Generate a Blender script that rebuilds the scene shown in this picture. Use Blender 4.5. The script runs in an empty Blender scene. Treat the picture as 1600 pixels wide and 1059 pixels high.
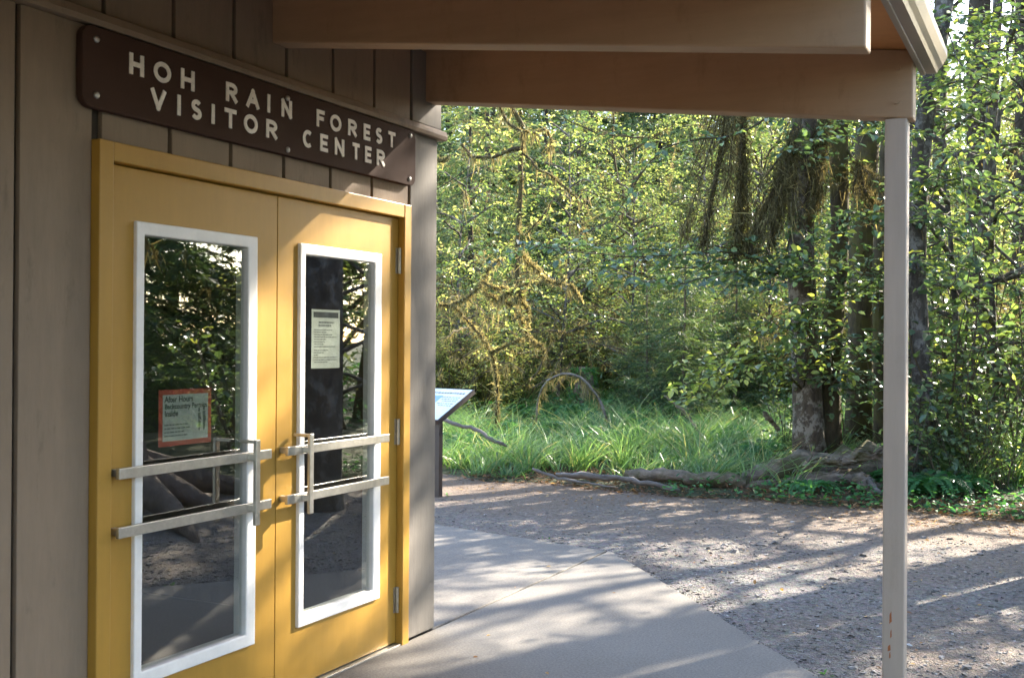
import bpy, math, random
import numpy as np
from mathutils import Vector, Matrix

# ------------------------------------------------------------------ camera, sky, sun, exposure
scene = bpy.context.scene
col = scene.collection
rng = np.random.default_rng(11)
random.seed(5)

FPX = 1740.0                                   # focal length in photograph pixels (1600 wide)
YAW, PITCH, ROLL = math.atan(864.0 / FPX), 0.0035, 0.0065
CAM = np.array([2.93, 0.0, 1.48])
FW = np.array([-math.sin(YAW) * math.cos(PITCH), math.cos(YAW) * math.cos(PITCH), math.sin(PITCH)])
R0 = np.array([math.cos(YAW), math.sin(YAW), 0.0])
U0 = np.cross(R0, FW)
RT = R0 * math.cos(ROLL) + U0 * math.sin(ROLL)
UP = U0 * math.cos(ROLL) - R0 * math.sin(ROLL)

cam_data = bpy.data.cameras.new("camera")
cam = bpy.data.objects.new("camera", cam_data)
col.objects.link(cam)
cam.matrix_world = Matrix((
    (RT[0], UP[0], -FW[0], CAM[0]), (RT[1], UP[1], -FW[1], CAM[1]), (RT[2], UP[2], -FW[2], CAM[2]), (0, 0, 0, 1)))
cam_data.sensor_width = 36.0
cam_data.lens = FPX / 1600.0 * 36.0
cam_data.clip_start = 0.05
cam_data.clip_end = 1500.0
cam_data.dof.use_dof = True
cam_data.dof.focus_distance = 11.5
cam_data.dof.aperture_fstop = 9.0
scene.camera = cam

SUN = np.array([0.3607, 0.7928, 0.4909])      # direction towards the sun
SUN /= np.linalg.norm(SUN)
world = bpy.data.worlds.new("World")
scene.world = world
world.use_nodes = True
wn = world.node_tree.nodes
sky = wn.new("ShaderNodeTexSky")
sky.sky_type = 'NISHITA'
sky.sun_disc = False
sky.sun_elevation = math.asin(SUN[2])
sky.sun_rotation = math.atan2(SUN[0], SUN[1])
bg = wn["Background"]
bg.inputs["Strength"].default_value = 0.15
world.node_tree.links.new(sky.outputs["Color"], bg.inputs["Color"])

sun_data = bpy.data.lights.new("sun", 'SUN')
sun_data.energy = 4.6
sun_data.angle = math.radians(0.53)
sun_data.color = (1.0, 0.91, 0.76)
sun = bpy.data.objects.new("sun", sun_data)
col.objects.link(sun)
sun.rotation_euler = Vector(SUN).to_track_quat('Z', 'Y').to_euler()

scene.view_settings.view_transform = 'Standard'
scene.view_settings.look = 'None'
scene.view_settings.exposure = 2.72
scene.view_settings.gamma = 1.0
scene.view_settings.use_curve_mapping = False
scene.cycles.use_denoising = True
scene.cycles.use_adaptive_sampling = True
scene.cycles.adaptive_threshold = 0.02
scene.cycles.max_bounces = 5
scene.cycles.diffuse_bounces = 3
scene.cycles.glossy_bounces = 3
scene.cycles.transmission_bounces = 3
scene.cycles.transparent_max_bounces = 6
scene.cycles.caustics_reflective = False
scene.cycles.caustics_refractive = False


# ------------------------------------------------------------------ helpers: places
def at(px, py, Z):
    """a point at depth Z metres in front of the camera, on the line of photograph pixel (px, py)"""
    return CAM + (RT * (px - 800) / FPX + UP * (529.5 - py) / FPX + FW) * Z


def sstep(a, b, x):
    t = np.clip((x - a) / (b - a), 0, 1)
    return t * t * (3 - 2 * t)


EDGE = np.array([(-40, 12.5), (-12, 11.4), (-5, 11.1), (-3.42, 11.0), (-2.7, 10.73), (-2.06, 10.83), (-0.84, 10.47),
                 (0.06, 10.7), (0.82, 10.63), (1.45, 10.65), (2.1, 10.54), (2.62, 10.45), (4.0, 10.1), (6, 9.0), (12, 6.5), (40, 2)])


def edge_y(x):
    return np.interp(x, EDGE[:, 0], EDGE[:, 1])


def terrain(x, y):
    x = np.asarray(x, float); y = np.asarray(y, float)
    d = y - edge_y(x)
    h = -0.10 + 0.12 * sstep(-0.5, 0.35, d) + 0.034 * np.clip(d - 0.5, 0, 30)
    h = h + sstep(0.2, 3, d) * (0.05 * np.sin(x * 1.7 + 0.4) * np.sin(y * 1.3) + 0.09 * np.sin(x * 0.55 + 1) * np.sin(y * 0.47))
    return h


def on_ground(px, Z, dz=0.0):
    p = at(px, 535, Z)
    p[2] = float(terrain(p[0], p[1])) + dz
    return p


def norm(v):
    v = np.asarray(v, float)
    return v / np.maximum(np.linalg.norm(v, axis=-1, keepdims=True), 1e-9)


# ------------------------------------------------------------------ helpers: objects
def tag(o, label=None, cat=None, group=None, kind=None):
    if label: o["label"] = label
    if cat: o["category"] = cat
    if group: o["group"] = group
    if kind: o["kind"] = kind
    return o


def empty(name, loc=(0, 0, 0), rz=0.0, label=None, cat=None, group=None):
    o = bpy.data.objects.new(name, None)
    o.empty_display_size = 0.1
    col.objects.link(o)
    o.location = loc
    o.rotation_euler = (0, 0, rz)
    return tag(o, label, cat, group)


def wmat(o):
    m = o.matrix_basis.copy()
    return m if o.parent is None else wmat(o.parent) @ o.matrix_parent_inverse @ m


def link(name, me, mat=None, parent=None, world_space=True):
    """link mesh data as one object; world_space: coordinates in the mesh are world ones, kept under a moved parent"""
    o = bpy.data.objects.new(name, me)
    col.objects.link(o)
    if mat is not None and len(me.materials) == 0:
        me.materials.append(mat)
    if parent is not None:
        o.parent = parent
        if world_space:
            m = wmat(parent)
            o.matrix_parent_inverse = m.inverted()
    return o


class Geo:
    """collects vertices, quads and a per-vertex tint, then makes one mesh"""
    def __init__(self):
        self.v, self.q, self.t, self.n = [], [], [], 0

    def add(self, v, q, t=0.5):
        v = np.asarray(v, float).reshape(-1, 3)
        q = np.asarray(q, int).reshape(-1, 4)
        self.v.append(v); self.q.append(q + self.n)
        self.t.append(np.broadcast_to(np.asarray(t, float), (len(v),)))
        self.n += len(v)

    def arrays(self):
        if not self.v:
            return np.zeros((0, 3)), np.zeros((0, 4), int), np.zeros(0)
        return np.concatenate(self.v), np.concatenate(self.q), np.concatenate(self.t)

    def mesh(self, name, mat=None, smooth=False):
        v, q, t = self.arrays()
        me = bpy.data.meshes.new(name)
        me.vertices.add(len(v)); me.vertices.foreach_set("co", v.astype(np.float32).ravel())
        me.loops.add(q.size); me.loops.foreach_set("vertex_index", q.astype(np.int32).ravel())
        me.polygons.add(len(q))
        me.polygons.foreach_set("loop_start", np.arange(0, q.size, 4, dtype=np.int32))
        me.polygons.foreach_set("loop_total", np.full(len(q), 4, dtype=np.int32))
        me.polygons.foreach_set("use_smooth", np.full(len(q), bool(smooth)))
        a = me.attributes.new("tint", 'FLOAT', 'POINT')
        a.data.foreach_set("value", t.astype(np.float32))
        me.update(calc_edges=True)
        me.validate(verbose=False)
        if mat is not None: me.materials.append(mat)
        return me

    def build(self, name, mat, parent=None, smooth=False):
        return link(name, self.mesh(name, mat, smooth), None, parent)

    def stamp(self, other, loc, rz, sc, tshift=0.0, tilt=0.0):
        v, q, t = other if isinstance(other, tuple) else other.arrays()
        c, s = math.cos(rz), math.sin(rz)
        w = v * sc
        if tilt:
            ct, st = math.cos(tilt), math.sin(tilt)
            w = np.stack([w[:, 0], w[:, 1] * ct - w[:, 2] * st, w[:, 1] * st + w[:, 2] * ct], 1)
        w = np.stack([w[:, 0] * c - w[:, 1] * s, w[:, 0] * s + w[:, 1] * c, w[:, 2]], 1) + np.asarray(loc, float)
        self.add(w, q, np.clip(t + tshift, 0, 1))


def box(g, x0, x1, y0, y1, z0, z1, t=0.5):
    v = [(x0, y0, z0), (x1, y0, z0), (x1, y1, z0), (x0, y1, z0), (x0, y0, z1), (x1, y0, z1), (x1, y1, z1), (x0, y1, z1)]
    q = [(0, 3, 2, 1), (4, 5, 6, 7), (0, 1, 5, 4), (1, 2, 6, 5), (2, 3, 7, 6), (3, 0, 4, 7)]
    g.add(v, q, t)
    return g


def bevel_box(name, x0, x1, y0, y1, z0, z1, mat, parent=None, w=0.004, seg=2):
    me = box(Geo(), x0, x1, y0, y1, z0, z1).mesh(name, mat)
    o = link(name, me, None, parent)
    if w:
        b = o.modifiers.new("bevel", 'BEVEL')
        b.width = w; b.segments = seg; b.limit_method = 'ANGLE'
    return o


def prism(name, pts, axis, a0, a1, mat, parent=None, w=0.0):
    """polygon pts (2D) extruded along axis ('x' or 'y' or 'z') from a0 to a1"""
    n = len(pts)
    def mk(p, a):
        return {'x': (a, p[0], p[1]), 'y': (p[0], a, p[1]), 'z': (p[0], p[1], a)}[axis]
    v = [mk(p, a0) for p in pts] + [mk(p, a1) for p in pts]
    f = [tuple(range(n)), tuple(range(2 * n - 1, n - 1, -1))] + [(i, i + n, (i + 1) % n + n, (i + 1) % n) for i in range(n)]
    me = bpy.data.meshes.new(name)
    me.from_pydata(v, [], f)
    import bmesh
    bm = bmesh.new(); bm.from_mesh(me); bmesh.ops.recalc_face_normals(bm, faces=bm.faces); bm.to_mesh(me); bm.free()
    me.materials.append(mat)
    o = link(name, me, None, parent)
    if w:
        b = o.modifiers.new("bevel", 'BEVEL'); b.width = w; b.segments = 2; b.limit_method = 'ANGLE'
    return o


def frames(path):
    path = np.asarray(path, float)
    T = norm(np.gradient(path, axis=0))
    ref = np.array([0, 0, 1.0]) if abs(T[0][2]) < 0.8 else np.array([1.0, 0, 0])
    N = []
    u = norm(ref - T[0] * (ref @ T[0]))
    for t in T:
        u = norm(u - t * (u @ t))
        N.append(u)
    N = np.array(N)
    return T, N, np.cross(T, N)


def tube(g, path, rad, sides=6, t=0.5, lump=0.0, cap=True):
    path = np.asarray(path, float)
    n = len(path)
    rad = np.broadcast_to(np.asarray(rad, float), (n,))
    T, N, B = frames(path)
    a = np.arange(sides) / sides * 2 * np.pi
    r = rad[:, None] * np.ones((1, sides))
    if lump:
        ph = rng.uniform(0, 6.28, 6)
        k = np.arange(n)[:, None]
        r = r * (1 + lump * (np.sin(3 * a[None] + ph[0] + k * 0.21) * 0.4 + np.sin(5 * a[None] + ph[1] - k * 0.33) * 0.3 + np.sin(2 * a[None] + ph[2] + k * 0.9) * 0.3)
                 + lump * 0.35 * rng.normal(size=(n, sides)))
    v = path[:, None] + r[..., None] * (np.cos(a)[None, :, None] * N[:, None] + np.sin(a)[None, :, None] * B[:, None])
    i = np.arange(n - 1)[:, None] * sides
    j = np.arange(sides)[None]
    q = np.stack([i + j, i + (j + 1) % sides, i + sides + (j + 1) % sides, i + sides + j], -1).reshape(-1, 4)
    v = v.reshape(-1, 3)
    if cap:
        v = np.concatenate([v, path[:1], path[-1:]])
        c0, c1 = n * sides, n * sides + 1
        jj = np.arange(0, sides, 2)
        q = np.concatenate([q, np.stack([np.full(len(jj), c0), (jj + 2) % sides, (jj + 1) % sides, jj], -1),
                            np.stack([np.full(len(jj), c1), (n - 1) * sides + jj, (n - 1) * sides + (jj + 1) % sides, (n - 1) * sides + (jj + 2) % sides], -1)])
    g.add(v, q, t)


def smooth_path(pts, n):
    pts = np.asarray(pts, float)
    s = np.concatenate([[0], np.cumsum(np.linalg.norm(np.diff(pts, axis=0), axis=1))])
    u = np.linspace(0, s[-1], n)
    m = np.gradient(pts, s, axis=0)
    k = np.clip(np.searchsorted(s, u, 'right') - 1, 0, len(s) - 2)
    h = (s[k + 1] - s[k])[:, None]
    x = ((u - s[k])[:, None]) / h
    return ((1 + 2 * x) * (1 - x) ** 2) * pts[k] + x * (1 - x) ** 2 * h * m[k] + x * x * (3 - 2 * x) * pts[k + 1] + x * x * (x - 1) * h * m[k + 1]


def leaves(g, P, A, N, L, W, t, fine=True):
    """leaf blades: base P, axis A, normal N, length L, width W"""
    P = np.asarray(P, float); n = len(P)
    if n == 0: return
    A = norm(A); N = norm(N - A * np.sum(N * A, -1, keepdims=True)); S = np.cross(A, N)
    L = np.broadcast_to(L, (n,))[:, None]; W = np.broadcast_to(W, (n,))[:, None]
    t = np.broadcast_to(t, (n,))
    if fine:
        f = 0.10 * W * N
        v = np.stack([P, P + 0.28 * L * A + 0.44 * W * S + f, P + 0.68 * L * A + 0.40 * W * S + f - 0.05 * L * N,
                      P + L * A - 0.16 * L * N, P + 0.68 * L * A - 0.40 * W * S + f - 0.05 * L * N, P + 0.28 * L * A - 0.44 * W * S + f], 1)
        b = np.arange(n)[:, None] * 6
        q = np.concatenate([b + np.array([[0, 1, 2, 3]]), b + np.array([[0, 3, 4, 5]])], 0)
        g.add(v.reshape(-1, 3), q, np.repeat(t, 6))
    else:
        v = np.stack([P, P + 0.5 * L * A + 0.5 * W * S + 0.08 * W * N, P + L * A - 0.1 * L * N, P + 0.5 * L * A - 0.5 * W * S + 0.08 * W * N], 1)
        b = np.arange(n)[:, None] * 4
        g.add(v.reshape(-1, 3), b + np.array([[0, 1, 2, 3]]), np.repeat(t, 4))


def strips(g, P, D, L, W, t, seg=2, curve=None, point=0.35):
    """narrow ribbons from P along D (moss tassels, needle twigs, grass blades); curve: sideways bend vector at the tip"""
    P = np.asarray(P, float); n = len(P)
    if n == 0: return
    D = norm(D)
    S = norm(np.cross(D, rng.normal(size=(n, 3))))
    L = np.broadcast_to(L, (n,))[:, None]; W = np.broadcast_to(W, (n,))[:, None]
    t = np.broadcast_to(t, (n,))
    if curve is None: curve = np.zeros((n, 3))
    rows = []
    for k in range(seg + 1):
        u = k / seg
        c = P + D * L * u + curve * u * u
        w = W * (1 - (1 - point) * u)
        rows += [c - S * w / 2, c + S * w / 2]
    m = 2 * (seg + 1)
    v = np.stack(rows, 1)
    b = np.arange(n)[:, None] * m
    q = np.concatenate([b + np.array([[2 * k, 2 * k + 1, 2 * k + 3, 2 * k + 2]]) for k in range(seg)], 0)
    g.add(v.reshape(-1, 3), q, np.repeat(t, m))


def hang_moss(g, path, density, lmin, lmax, w=0.018, spread=0.03, t=0.5):
    path = np.asarray(path, float)
    s = np.concatenate([[0], np.cumsum(np.linalg.norm(np.diff(path, axis=0), axis=1))])
    n = max(2, int(s[-1] * density))
    u = rng.uniform(0, s[-1], n)
    P = np.stack([np.interp(u, s, path[:, k]) for k in range(3)], 1) + rng.normal(size=(n, 3)) * spread * 0.6
    env = 0.55 + 0.45 * np.sin(u * 5.1 + rng.uniform(0, 6)) * np.sin(u * 2.3 + 1)
    L = (lmin + (lmax - lmin) * rng.random(n) ** 2.2) * env
    D = np.array([0, 0, -1.0]) + rng.normal(size=(n, 3)) * np.where(rng.random(n) < 0.4, 0.7, 0.16)[:, None]
    strips(g, P, D, L, w * rng.uniform(0.4, 1.1, n), np.clip(t + rng.normal(size=n) * 0.2, 0, 1), 2, rng.normal(size=(n, 3)) * 0.035)


def twig_path(p, d, L, n=5, wig=0.12, lift=0.0):
    d = norm(d); pts = [np.asarray(p, float)]
    for k in range(n - 1):
        d = norm(d + rng.normal(size=3) * wig + np.array([0, 0, lift]))
        pts.append(pts[-1] + d * L / (n - 1))
    return np.array(pts)


def spray(gw, gl, path, r0, r1, sub_len, sub_step, leaf, leaf_step, tmu=0.4, tsd=0.22, droop=-0.03, fine=True, flat=0.35, sides=4, wr=0.72, twigs=True):
    """a leafy branch: the branch itself, side twigs, a leaf either side of each twig"""
    path = np.asarray(path, float)
    tube(gw, path, np.linspace(r0, r1, len(path)), sides, 0.5)
    s = np.concatenate([[0], np.cumsum(np.linalg.norm(np.diff(path, axis=0), axis=1))])
    T = norm(np.gradient(path, axis=0))
    k, side = sub_step * 0.5, 1
    while k < s[-1]:
        p = np.array([np.interp(k, s, path[:, i]) for i in range(3)])
        tg = norm(np.array([np.interp(k, s, T[:, i]) for i in range(3)]))
        h = norm(np.cross(tg, [0, 0, 1.0]) + 1e-6)
        d = tg * 0.55 + h * side * 0.85 + rng.normal(size=3) * 0.22 + np.array([0, 0, 0.05])
        L = sub_len * rng.uniform(0.55, 1.2) * (1 - 0.5 * k / s[-1])
        tp = twig_path(p, d, L, 4, 0.12, droop)
        if twigs: tube(gw, tp[::3], [max(r1 * 0.7, 0.002), 0.0015], 3, 0.5, cap=False)
        m = max(3, int(L / leaf_step))
        u = np.linspace(0.12, 1.0, m)
        x = u * 3; i0 = np.minimum(x.astype(int), 2); fr = (x - i0)[:, None]
        P = tp[i0] * (1 - fr) + tp[i0 + 1] * fr
        D = norm(tp[i0 + 1] - tp[i0])
        sd = np.where(np.arange(m) % 2 == 0, 1.0, -1.0)[:, None]; sd[-1] = 0
        A = D * 0.6 + np.cross(D, [0, 0, 1.0]) * sd * 0.8 + rng.normal(size=(m, 3)) * 0.25 + np.array([0, 0, -0.12])
        N = np.array([0, 0, 1.0]) + rng.normal(size=(m, 3)) * flat
        Ls = leaf * rng.uniform(0.6, 1.2, m)
        leaves(gl, P, A, N, Ls, Ls * wr * rng.uniform(0.85, 1.1, m), np.clip(tmu + rng.normal() * 0.08 + rng.normal(size=m) * tsd, 0, 1), fine)
        k += sub_step * rng.uniform(0.7, 1.3); side = -side


# ------------------------------------------------------------------ materials
def new_mat(name):
    m = bpy.data.materials.new(name); m.use_nodes = True
    nt = m.node_tree
    return m, nt, nt.nodes, nt.links, nt.nodes["Principled BSDF"]


def ramp(nt, fac, stops):
    r = nt.nodes.new("ShaderNodeValToRGB")
    e = r.color_ramp.elements
    while len(e) < len(stops): e.new(0.5)
    for k, (p, c) in enumerate(stops):
        e[k].position = p; e[k].color = (*c, 1) if len(c) == 3 else c
    nt.links.new(fac, r.inputs["Fac"])
    return r.outputs["Color"]


def coords(nt, scale=(1, 1, 1), obj=True):
    tc = nt.nodes.new("ShaderNodeTexCoord"); mp = nt.nodes.new("ShaderNodeMapping")
    mp.inputs["Scale"].default_value = scale
    nt.links.new(tc.outputs["Object"], mp.inputs["Vector"])
    return mp.outputs["Vector"]


def noise(nt, vec, scale, detail=4, rough=0.6):
    n = nt.nodes.new("ShaderNodeTexNoise")
    n.inputs["Scale"].default_value = scale; n.inputs["Detail"].default_value = detail; n.inputs["Roughness"].default_value = rough
    nt.links.new(vec, n.inputs["Vector"])
    return n.outputs["Fac"]


def mixc(nt, fac, a, b, mode='MIX'):
    m = nt.nodes.new("ShaderNodeMix"); m.data_type = 'RGBA'; m.blend_type = mode
    for s, v in ((0, fac), (6, a), (7, b)):
        if hasattr(v, "links") or hasattr(v, "is_output"): nt.links.new(v, m.inputs[s])
        else: m.inputs[s].default_value = v if s == 0 else ((*v, 1) if len(v) == 3 else v)
    return m.outputs[2]


def bump(nt, h, strength, dist=0.01):
    b = nt.nodes.new("ShaderNodeBump"); b.inputs["Strength"].default_value = strength; b.inputs["Distance"].default_value = dist
    nt.links.new(h, b.inputs["Height"])
    return b.outputs["Normal"]


def paint(name, c, rough=0.55, var=0.12, grain=(1, 1, 1), gscale=12, bstr=0.15, stain=None, stain_amt=0.3, spec=0.4):
    """painted or bare surface: blotchy variation, grain relief, optional stains"""
    m, nt, nd, lk, b = new_mat(name)
    v = coords(nt)
    n1 = noise(nt, v, 2.2, 5, 0.65)
    c0 = tuple(x * (1 - var) for x in c); c1 = tuple(min(1, x * (1 + var)) for x in c)
    cc = ramp(nt, n1, [(0.3, c0), (0.7, c1)])
    g = noise(nt, coords(nt, grain), gscale, 6, 0.7)
    cc = mixc(nt, 0.35, cc, ramp(nt, g, [(0.25, tuple(x * 0.75 for x in c)), (0.75, tuple(min(1, x * 1.2) for x in c))]))
    if stain:
        sn = noise(nt, coords(nt, (1, 1, 0.35)), 5.5, 8, 0.75)
        cc = mixc(nt, ramp(nt, sn, [(0.56, (0, 0, 0)), (0.72, (stain_amt,) * 3)]), cc, stain)
    lk.new(cc, b.inputs["Base Color"])
    b.inputs["Roughness"].default_value = rough
    b.inputs["Specular IOR Level"].default_value = spec
    if bstr: lk.new(bump(nt, g, bstr, 0.004), b.inputs["Normal"])
    return m


def plain(name, c, rough=0.5, metal=0.0, spec=0.5):
    m, nt, nd, lk, b = new_mat(name)
    n = noise(nt, coords(nt), 40, 3)
    lk.new(ramp(nt, n, [(0.3, tuple(x * 0.88 for x in c)), (0.7, tuple(min(1, x * 1.08) for x in c))]), b.inputs["Base Color"])
    b.inputs["Roughness"].default_value = rough; b.inputs["Metallic"].default_value = metal; b.inputs["Specular IOR Level"].default_value = spec
    return m


def foliage(name, stops, trans=0.45, rough=0.4, spec=0.4, tgain=(1.35, 1.35, 0.72), gain=1.9):
    m, nt, nd, lk, b = new_mat(name)
    a = nd.new("ShaderNodeAttribute"); a.attribute_name = "tint"
    # the surface splits its light between reflection and transmission, so each lobe carries about twice the leaf's albedo
    c = ramp(nt, a.outputs["Fac"], [(p_, tuple(min(0.75, x_ * gain) for x_ in c_)) for p_, c_ in stops])
    lk.new(c, b.inputs["Base Color"])
    b.inputs["Roughness"].default_value = rough; b.inputs["Specular IOR Level"].default_value = spec
    tr = nd.new("ShaderNodeBsdfTranslucent")
    lk.new(mixc(nt, 1.0, c, tgain, 'MULTIPLY'), tr.inputs["Color"])
    mx = nd.new("ShaderNodeMixShader"); mx.inputs[0].default_value = trans
    lk.new(b.outputs[0], mx.inputs[1]); lk.new(tr.outputs[0], mx.inputs[2])
    lk.new(mx.outputs[0], nd["Material Output"].inputs["Surface"])
    return m


def bark(name, dark, light, patch=None, moss=None, scale=(1, 1, 0.35)):
    m, nt, nd, lk, b = new_mat(name)
    g = noise(nt, coords(nt, scale), 14, 7, 0.72)
    c = ramp(nt, g, [(0.3, dark), (0.7, light)])
    if patch:
        pn = noise(nt, coords(nt, (1, 1, 0.8)), 8.5, 8, 0.72)
        c = mixc(nt, ramp(nt, pn, [(0.5, (0, 0, 0)), (0.58, (0.85,) * 3)]), c, patch)
    if moss:
        mn = noise(nt, coords(nt), 3.0, 5, 0.7)
        c = mixc(nt, ramp(nt, mn, [(0.45, (0, 0, 0)), (0.6, (0.8,) * 3)]), c, moss)
    lk.new(c, b.inputs["Base Color"]); b.inputs["Roughness"].default_value = 0.9
    b.inputs["Specular IOR Level"].default_value = 0.2
    lk.new(bump(nt, g, 0.8, 0.03), b.inputs["Normal"])
    return m


M = {}
M["siding"] = paint("tan_siding_paint", (0.245, 0.180, 0.128), 0.7, 0.10, (1, 1, 0.16), 30, 0.6, (0.11, 0.075, 0.052), 0.75)
M["corner"] = paint("weathered_board_shade_darkened", (0.175, 0.155, 0.135), 0.75, 0.10, (1, 1, 0.18), 26, 0.6, (0.12, 0.105, 0.09), 0.5)  # weathered grey, base colour lowered to stand in for tree shade
M["groove"] = plain("dark_groove", (0.05, 0.038, 0.028), 0.9)
M["rafter"] = paint("brown_rafter_paint", (0.40, 0.265, 0.168), 0.55, 0.12, (0.10, 1, 1), 26, 0.3, (0.21, 0.12, 0.065), 0.5)
M["post"] = paint("tan_post_paint", (0.48, 0.385, 0.32), 0.6, 0.05, (1, 1, 0.1), 16, 0.15, (0.24, 0.19, 0.15), 0.25)
M["gutter"] = paint("tan_gutter_metal", (0.30, 0.25, 0.205), 0.35, 0.08, (1, 0.1, 1), 10, 0.05, (0.16, 0.13, 0.10), 0.4, 0.5)
M["plywood"] = paint("raw_fir_plywood", (0.55, 0.26, 0.10), 0.7, 0.15, (0.2, 1, 1), 14, 0.1, (0.35, 0.13, 0.05), 0.5)
M["yellow"] = paint("yellow_door_paint", (0.41, 0.225, 0.036), 0.42, 0.05, (1, 1, 0.15), 16, 0.05, (0.34, 0.175, 0.02), 0.25, 0.45)
m = M["yellow"]; nt = m.node_tree; b = nt.nodes["Principled BSDF"]
src = b.inputs["Base Color"].links[0].from_socket
ch = noise(nt, coords(nt, (1, 1, 0.6)), 34, 7, 0.75)
sc_ = noise(nt, coords(nt, (1, 0.25, 1)), 9, 8, 0.8)
cc = mixc(nt, ramp(nt, ch, [(0.665, (0, 0, 0)), (0.70, (0.55,) * 3)]), src, (0.16, 0.085, 0.03))
cc = mixc(nt, ramp(nt, sc_, [(0.58, (0, 0, 0)), (0.75, (0.35,) * 3)]), cc, (0.27, 0.15, 0.04))
nt.links.new(cc, b.inputs["Base Color"])
M["white"] = paint("white_frame_paint", (0.84, 0.81, 0.80), 0.45, 0.03, (1, 1, 1), 16, 0.04)
M["steel"] = plain("brushed_aluminium", (0.55, 0.53, 0.50), 0.36, 0.9)
M["hinge"] = plain("dull_hinge_steel", (0.42, 0.37, 0.30), 0.45, 0.8)
M["sign"] = paint("dark_brown_sign_stain", (0.060, 0.033, 0.025), 0.75, 0.18, (1, 0.12, 1), 24, 0.25, (0.085, 0.048, 0.038), 0.3, 0.12)
M["cream"] = plain("cream_letter_paint", (0.92, 0.86, 0.80), 0.6)
M["bolt"] = plain("galvanised_bolt", (0.45, 0.44, 0.42), 0.4, 0.7)
M["paper"] = plain("white_paper", (0.66, 0.68, 0.62), 0.7)
M["red"] = plain("red_paper_border", (0.62, 0.085, 0.05), 0.7)
M["rust"] = plain("rust_orange_chip", (0.40, 0.13, 0.045), 0.8)
M["ink"] = plain("black_ink", (0.03, 0.035, 0.035), 0.7)
M["grey_ink"] = plain("grey_ink", (0.17, 0.18, 0.17), 0.7)
M["panel_face"] = plain("pale_panel_print", (0.74, 0.80, 0.74), 0.35)
M["panel_blue"] = plain("blue_panel_print", (0.22, 0.38, 0.50), 0.35)
M["panel_frame"] = plain("dark_brown_panel_metal", (0.035, 0.024, 0.024), 0.5)
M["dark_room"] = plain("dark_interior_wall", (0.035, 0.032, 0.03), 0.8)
M["room_trim"] = plain("interior_trim", (0.20, 0.19, 0.18), 0.7)

m, nt, nd, lk, b = new_mat("door_glass")
gl_ = nd.new("ShaderNodeBsdfGlossy"); gl_.inputs["Roughness"].default_value = 0.012
gl_.inputs["Color"].default_value = (0.95, 0.96, 0.94, 1)
tp_ = nd.new("ShaderNodeBsdfTransparent"); tp_.inputs["Color"].default_value = (0.85, 0.87, 0.85, 1)
fr_ = nd.new("ShaderNodeFresnel"); fr_.inputs["IOR"].default_value = 3.1
mx_ = nd.new("ShaderNodeMixShader")
ge_ = nd.new("ShaderNodeNewGeometry")
ml_ = nd.new("ShaderNodeMath"); ml_.operation = 'MULTIPLY'
iv_ = nd.new("ShaderNodeMath"); iv_.operation = 'SUBTRACT'; iv_.inputs[0].default_value = 1.0
lk.new(ge_.outputs["Backfacing"], iv_.inputs[1]); lk.new(iv_.outputs[0], ml_.inputs[0]); lk.new(fr_.outputs[0], ml_.inputs[1])
lk.new(ml_.outputs[0], mx_.inputs[0]); lk.new(tp_.outputs[0], mx_.inputs[1]); lk.new(gl_.outputs[0], mx_.inputs[2])
lk.new(mx_.outputs[0], nd["Material Output"].inputs["Surface"])
M["glass"] = m

# concrete
m, nt, nd, lk, b = new_mat("broom_finished_concrete")
v = coords(nt)
n1 = noise(nt, v, 1.1, 6, 0.65); n2 = noise(nt, v, 85, 5, 0.8); n3 = noise(nt, v, 7, 5, 0.7)
c = ramp(nt, n1, [(0.3, (0.135, 0.120, 0.103)), (0.7, (0.195, 0.176, 0.153))])
c = mixc(nt, ramp(nt, n3, [(0.55, (0, 0, 0)), (0.75, (0.35,) * 3)]), c, (0.24, 0.21, 0.18))
n4 = noise(nt, v, 0.45, 8, 0.7)
c = mixc(nt, ramp(nt, n4, [(0.44, (0, 0, 0)), (0.60, (0.7,) * 3)]), c, (0.095, 0.082, 0.068))
c = mixc(nt, 0.55, c, ramp(nt, n2, [(0.38, (0.065, 0.057, 0.048)), (0.62, (0.245, 0.222, 0.195))]))
lk.new(c, b.inputs["Base Color"]); b.inputs["Roughness"].default_value = 0.8
lk.new(bump(nt, n2, 0.25, 0.004), b.inputs["Normal"])
M["concrete"] = m

# gravel and dirt
m, nt, nd, lk, b = new_mat("packed_gravel_and_needles")
v = coords(nt)
vo = nd.new("ShaderNodeTexVoronoi"); vo.inputs["Scale"].default_value = 42; lk.new(v, vo.inputs["Vector"])
vo2 = nd.new("ShaderNodeTexVoronoi"); vo2.inputs["Scale"].default_value = 110; lk.new(v, vo2.inputs["Vector"])
n1 = noise(nt, v, 0.55, 6, 0.62); n2 = noise(nt, v, 30, 6, 0.7)
stone = mixc(nt, 0.55, ramp(nt, n2, [(0.3, (0.095, 0.078, 0.063)), (0.7, (0.26, 0.225, 0.19))]), vo.outputs["Color"], 'SOFT_LIGHT')
hs = nd.new("ShaderNodeHueSaturation"); hs.inputs["Saturation"].default_value = 0.35; lk.new(stone, hs.inputs["Color"])
dirt = ramp(nt, n2, [(0.3, (0.115, 0.072, 0.044)), (0.7, (0.27, 0.182, 0.118))])
c = mixc(nt, ramp(nt, n1, [(0.42, (0.1,) * 3), (0.66, (0.7,) * 3)]), hs.outputs[0], dirt)
sp_ = nd.new("ShaderNodeSeparateXYZ"); lk.new(v, sp_.inputs[0])
mr_ = nd.new("ShaderNodeMapRange"); mr_.inputs["From Min"].default_value = 7.4; mr_.inputs["From Max"].default_value = 10.2; mr_.inputs["To Max"].default_value = 0.8
lk.new(sp_.outputs["Y"], mr_.inputs["Value"])
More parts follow.
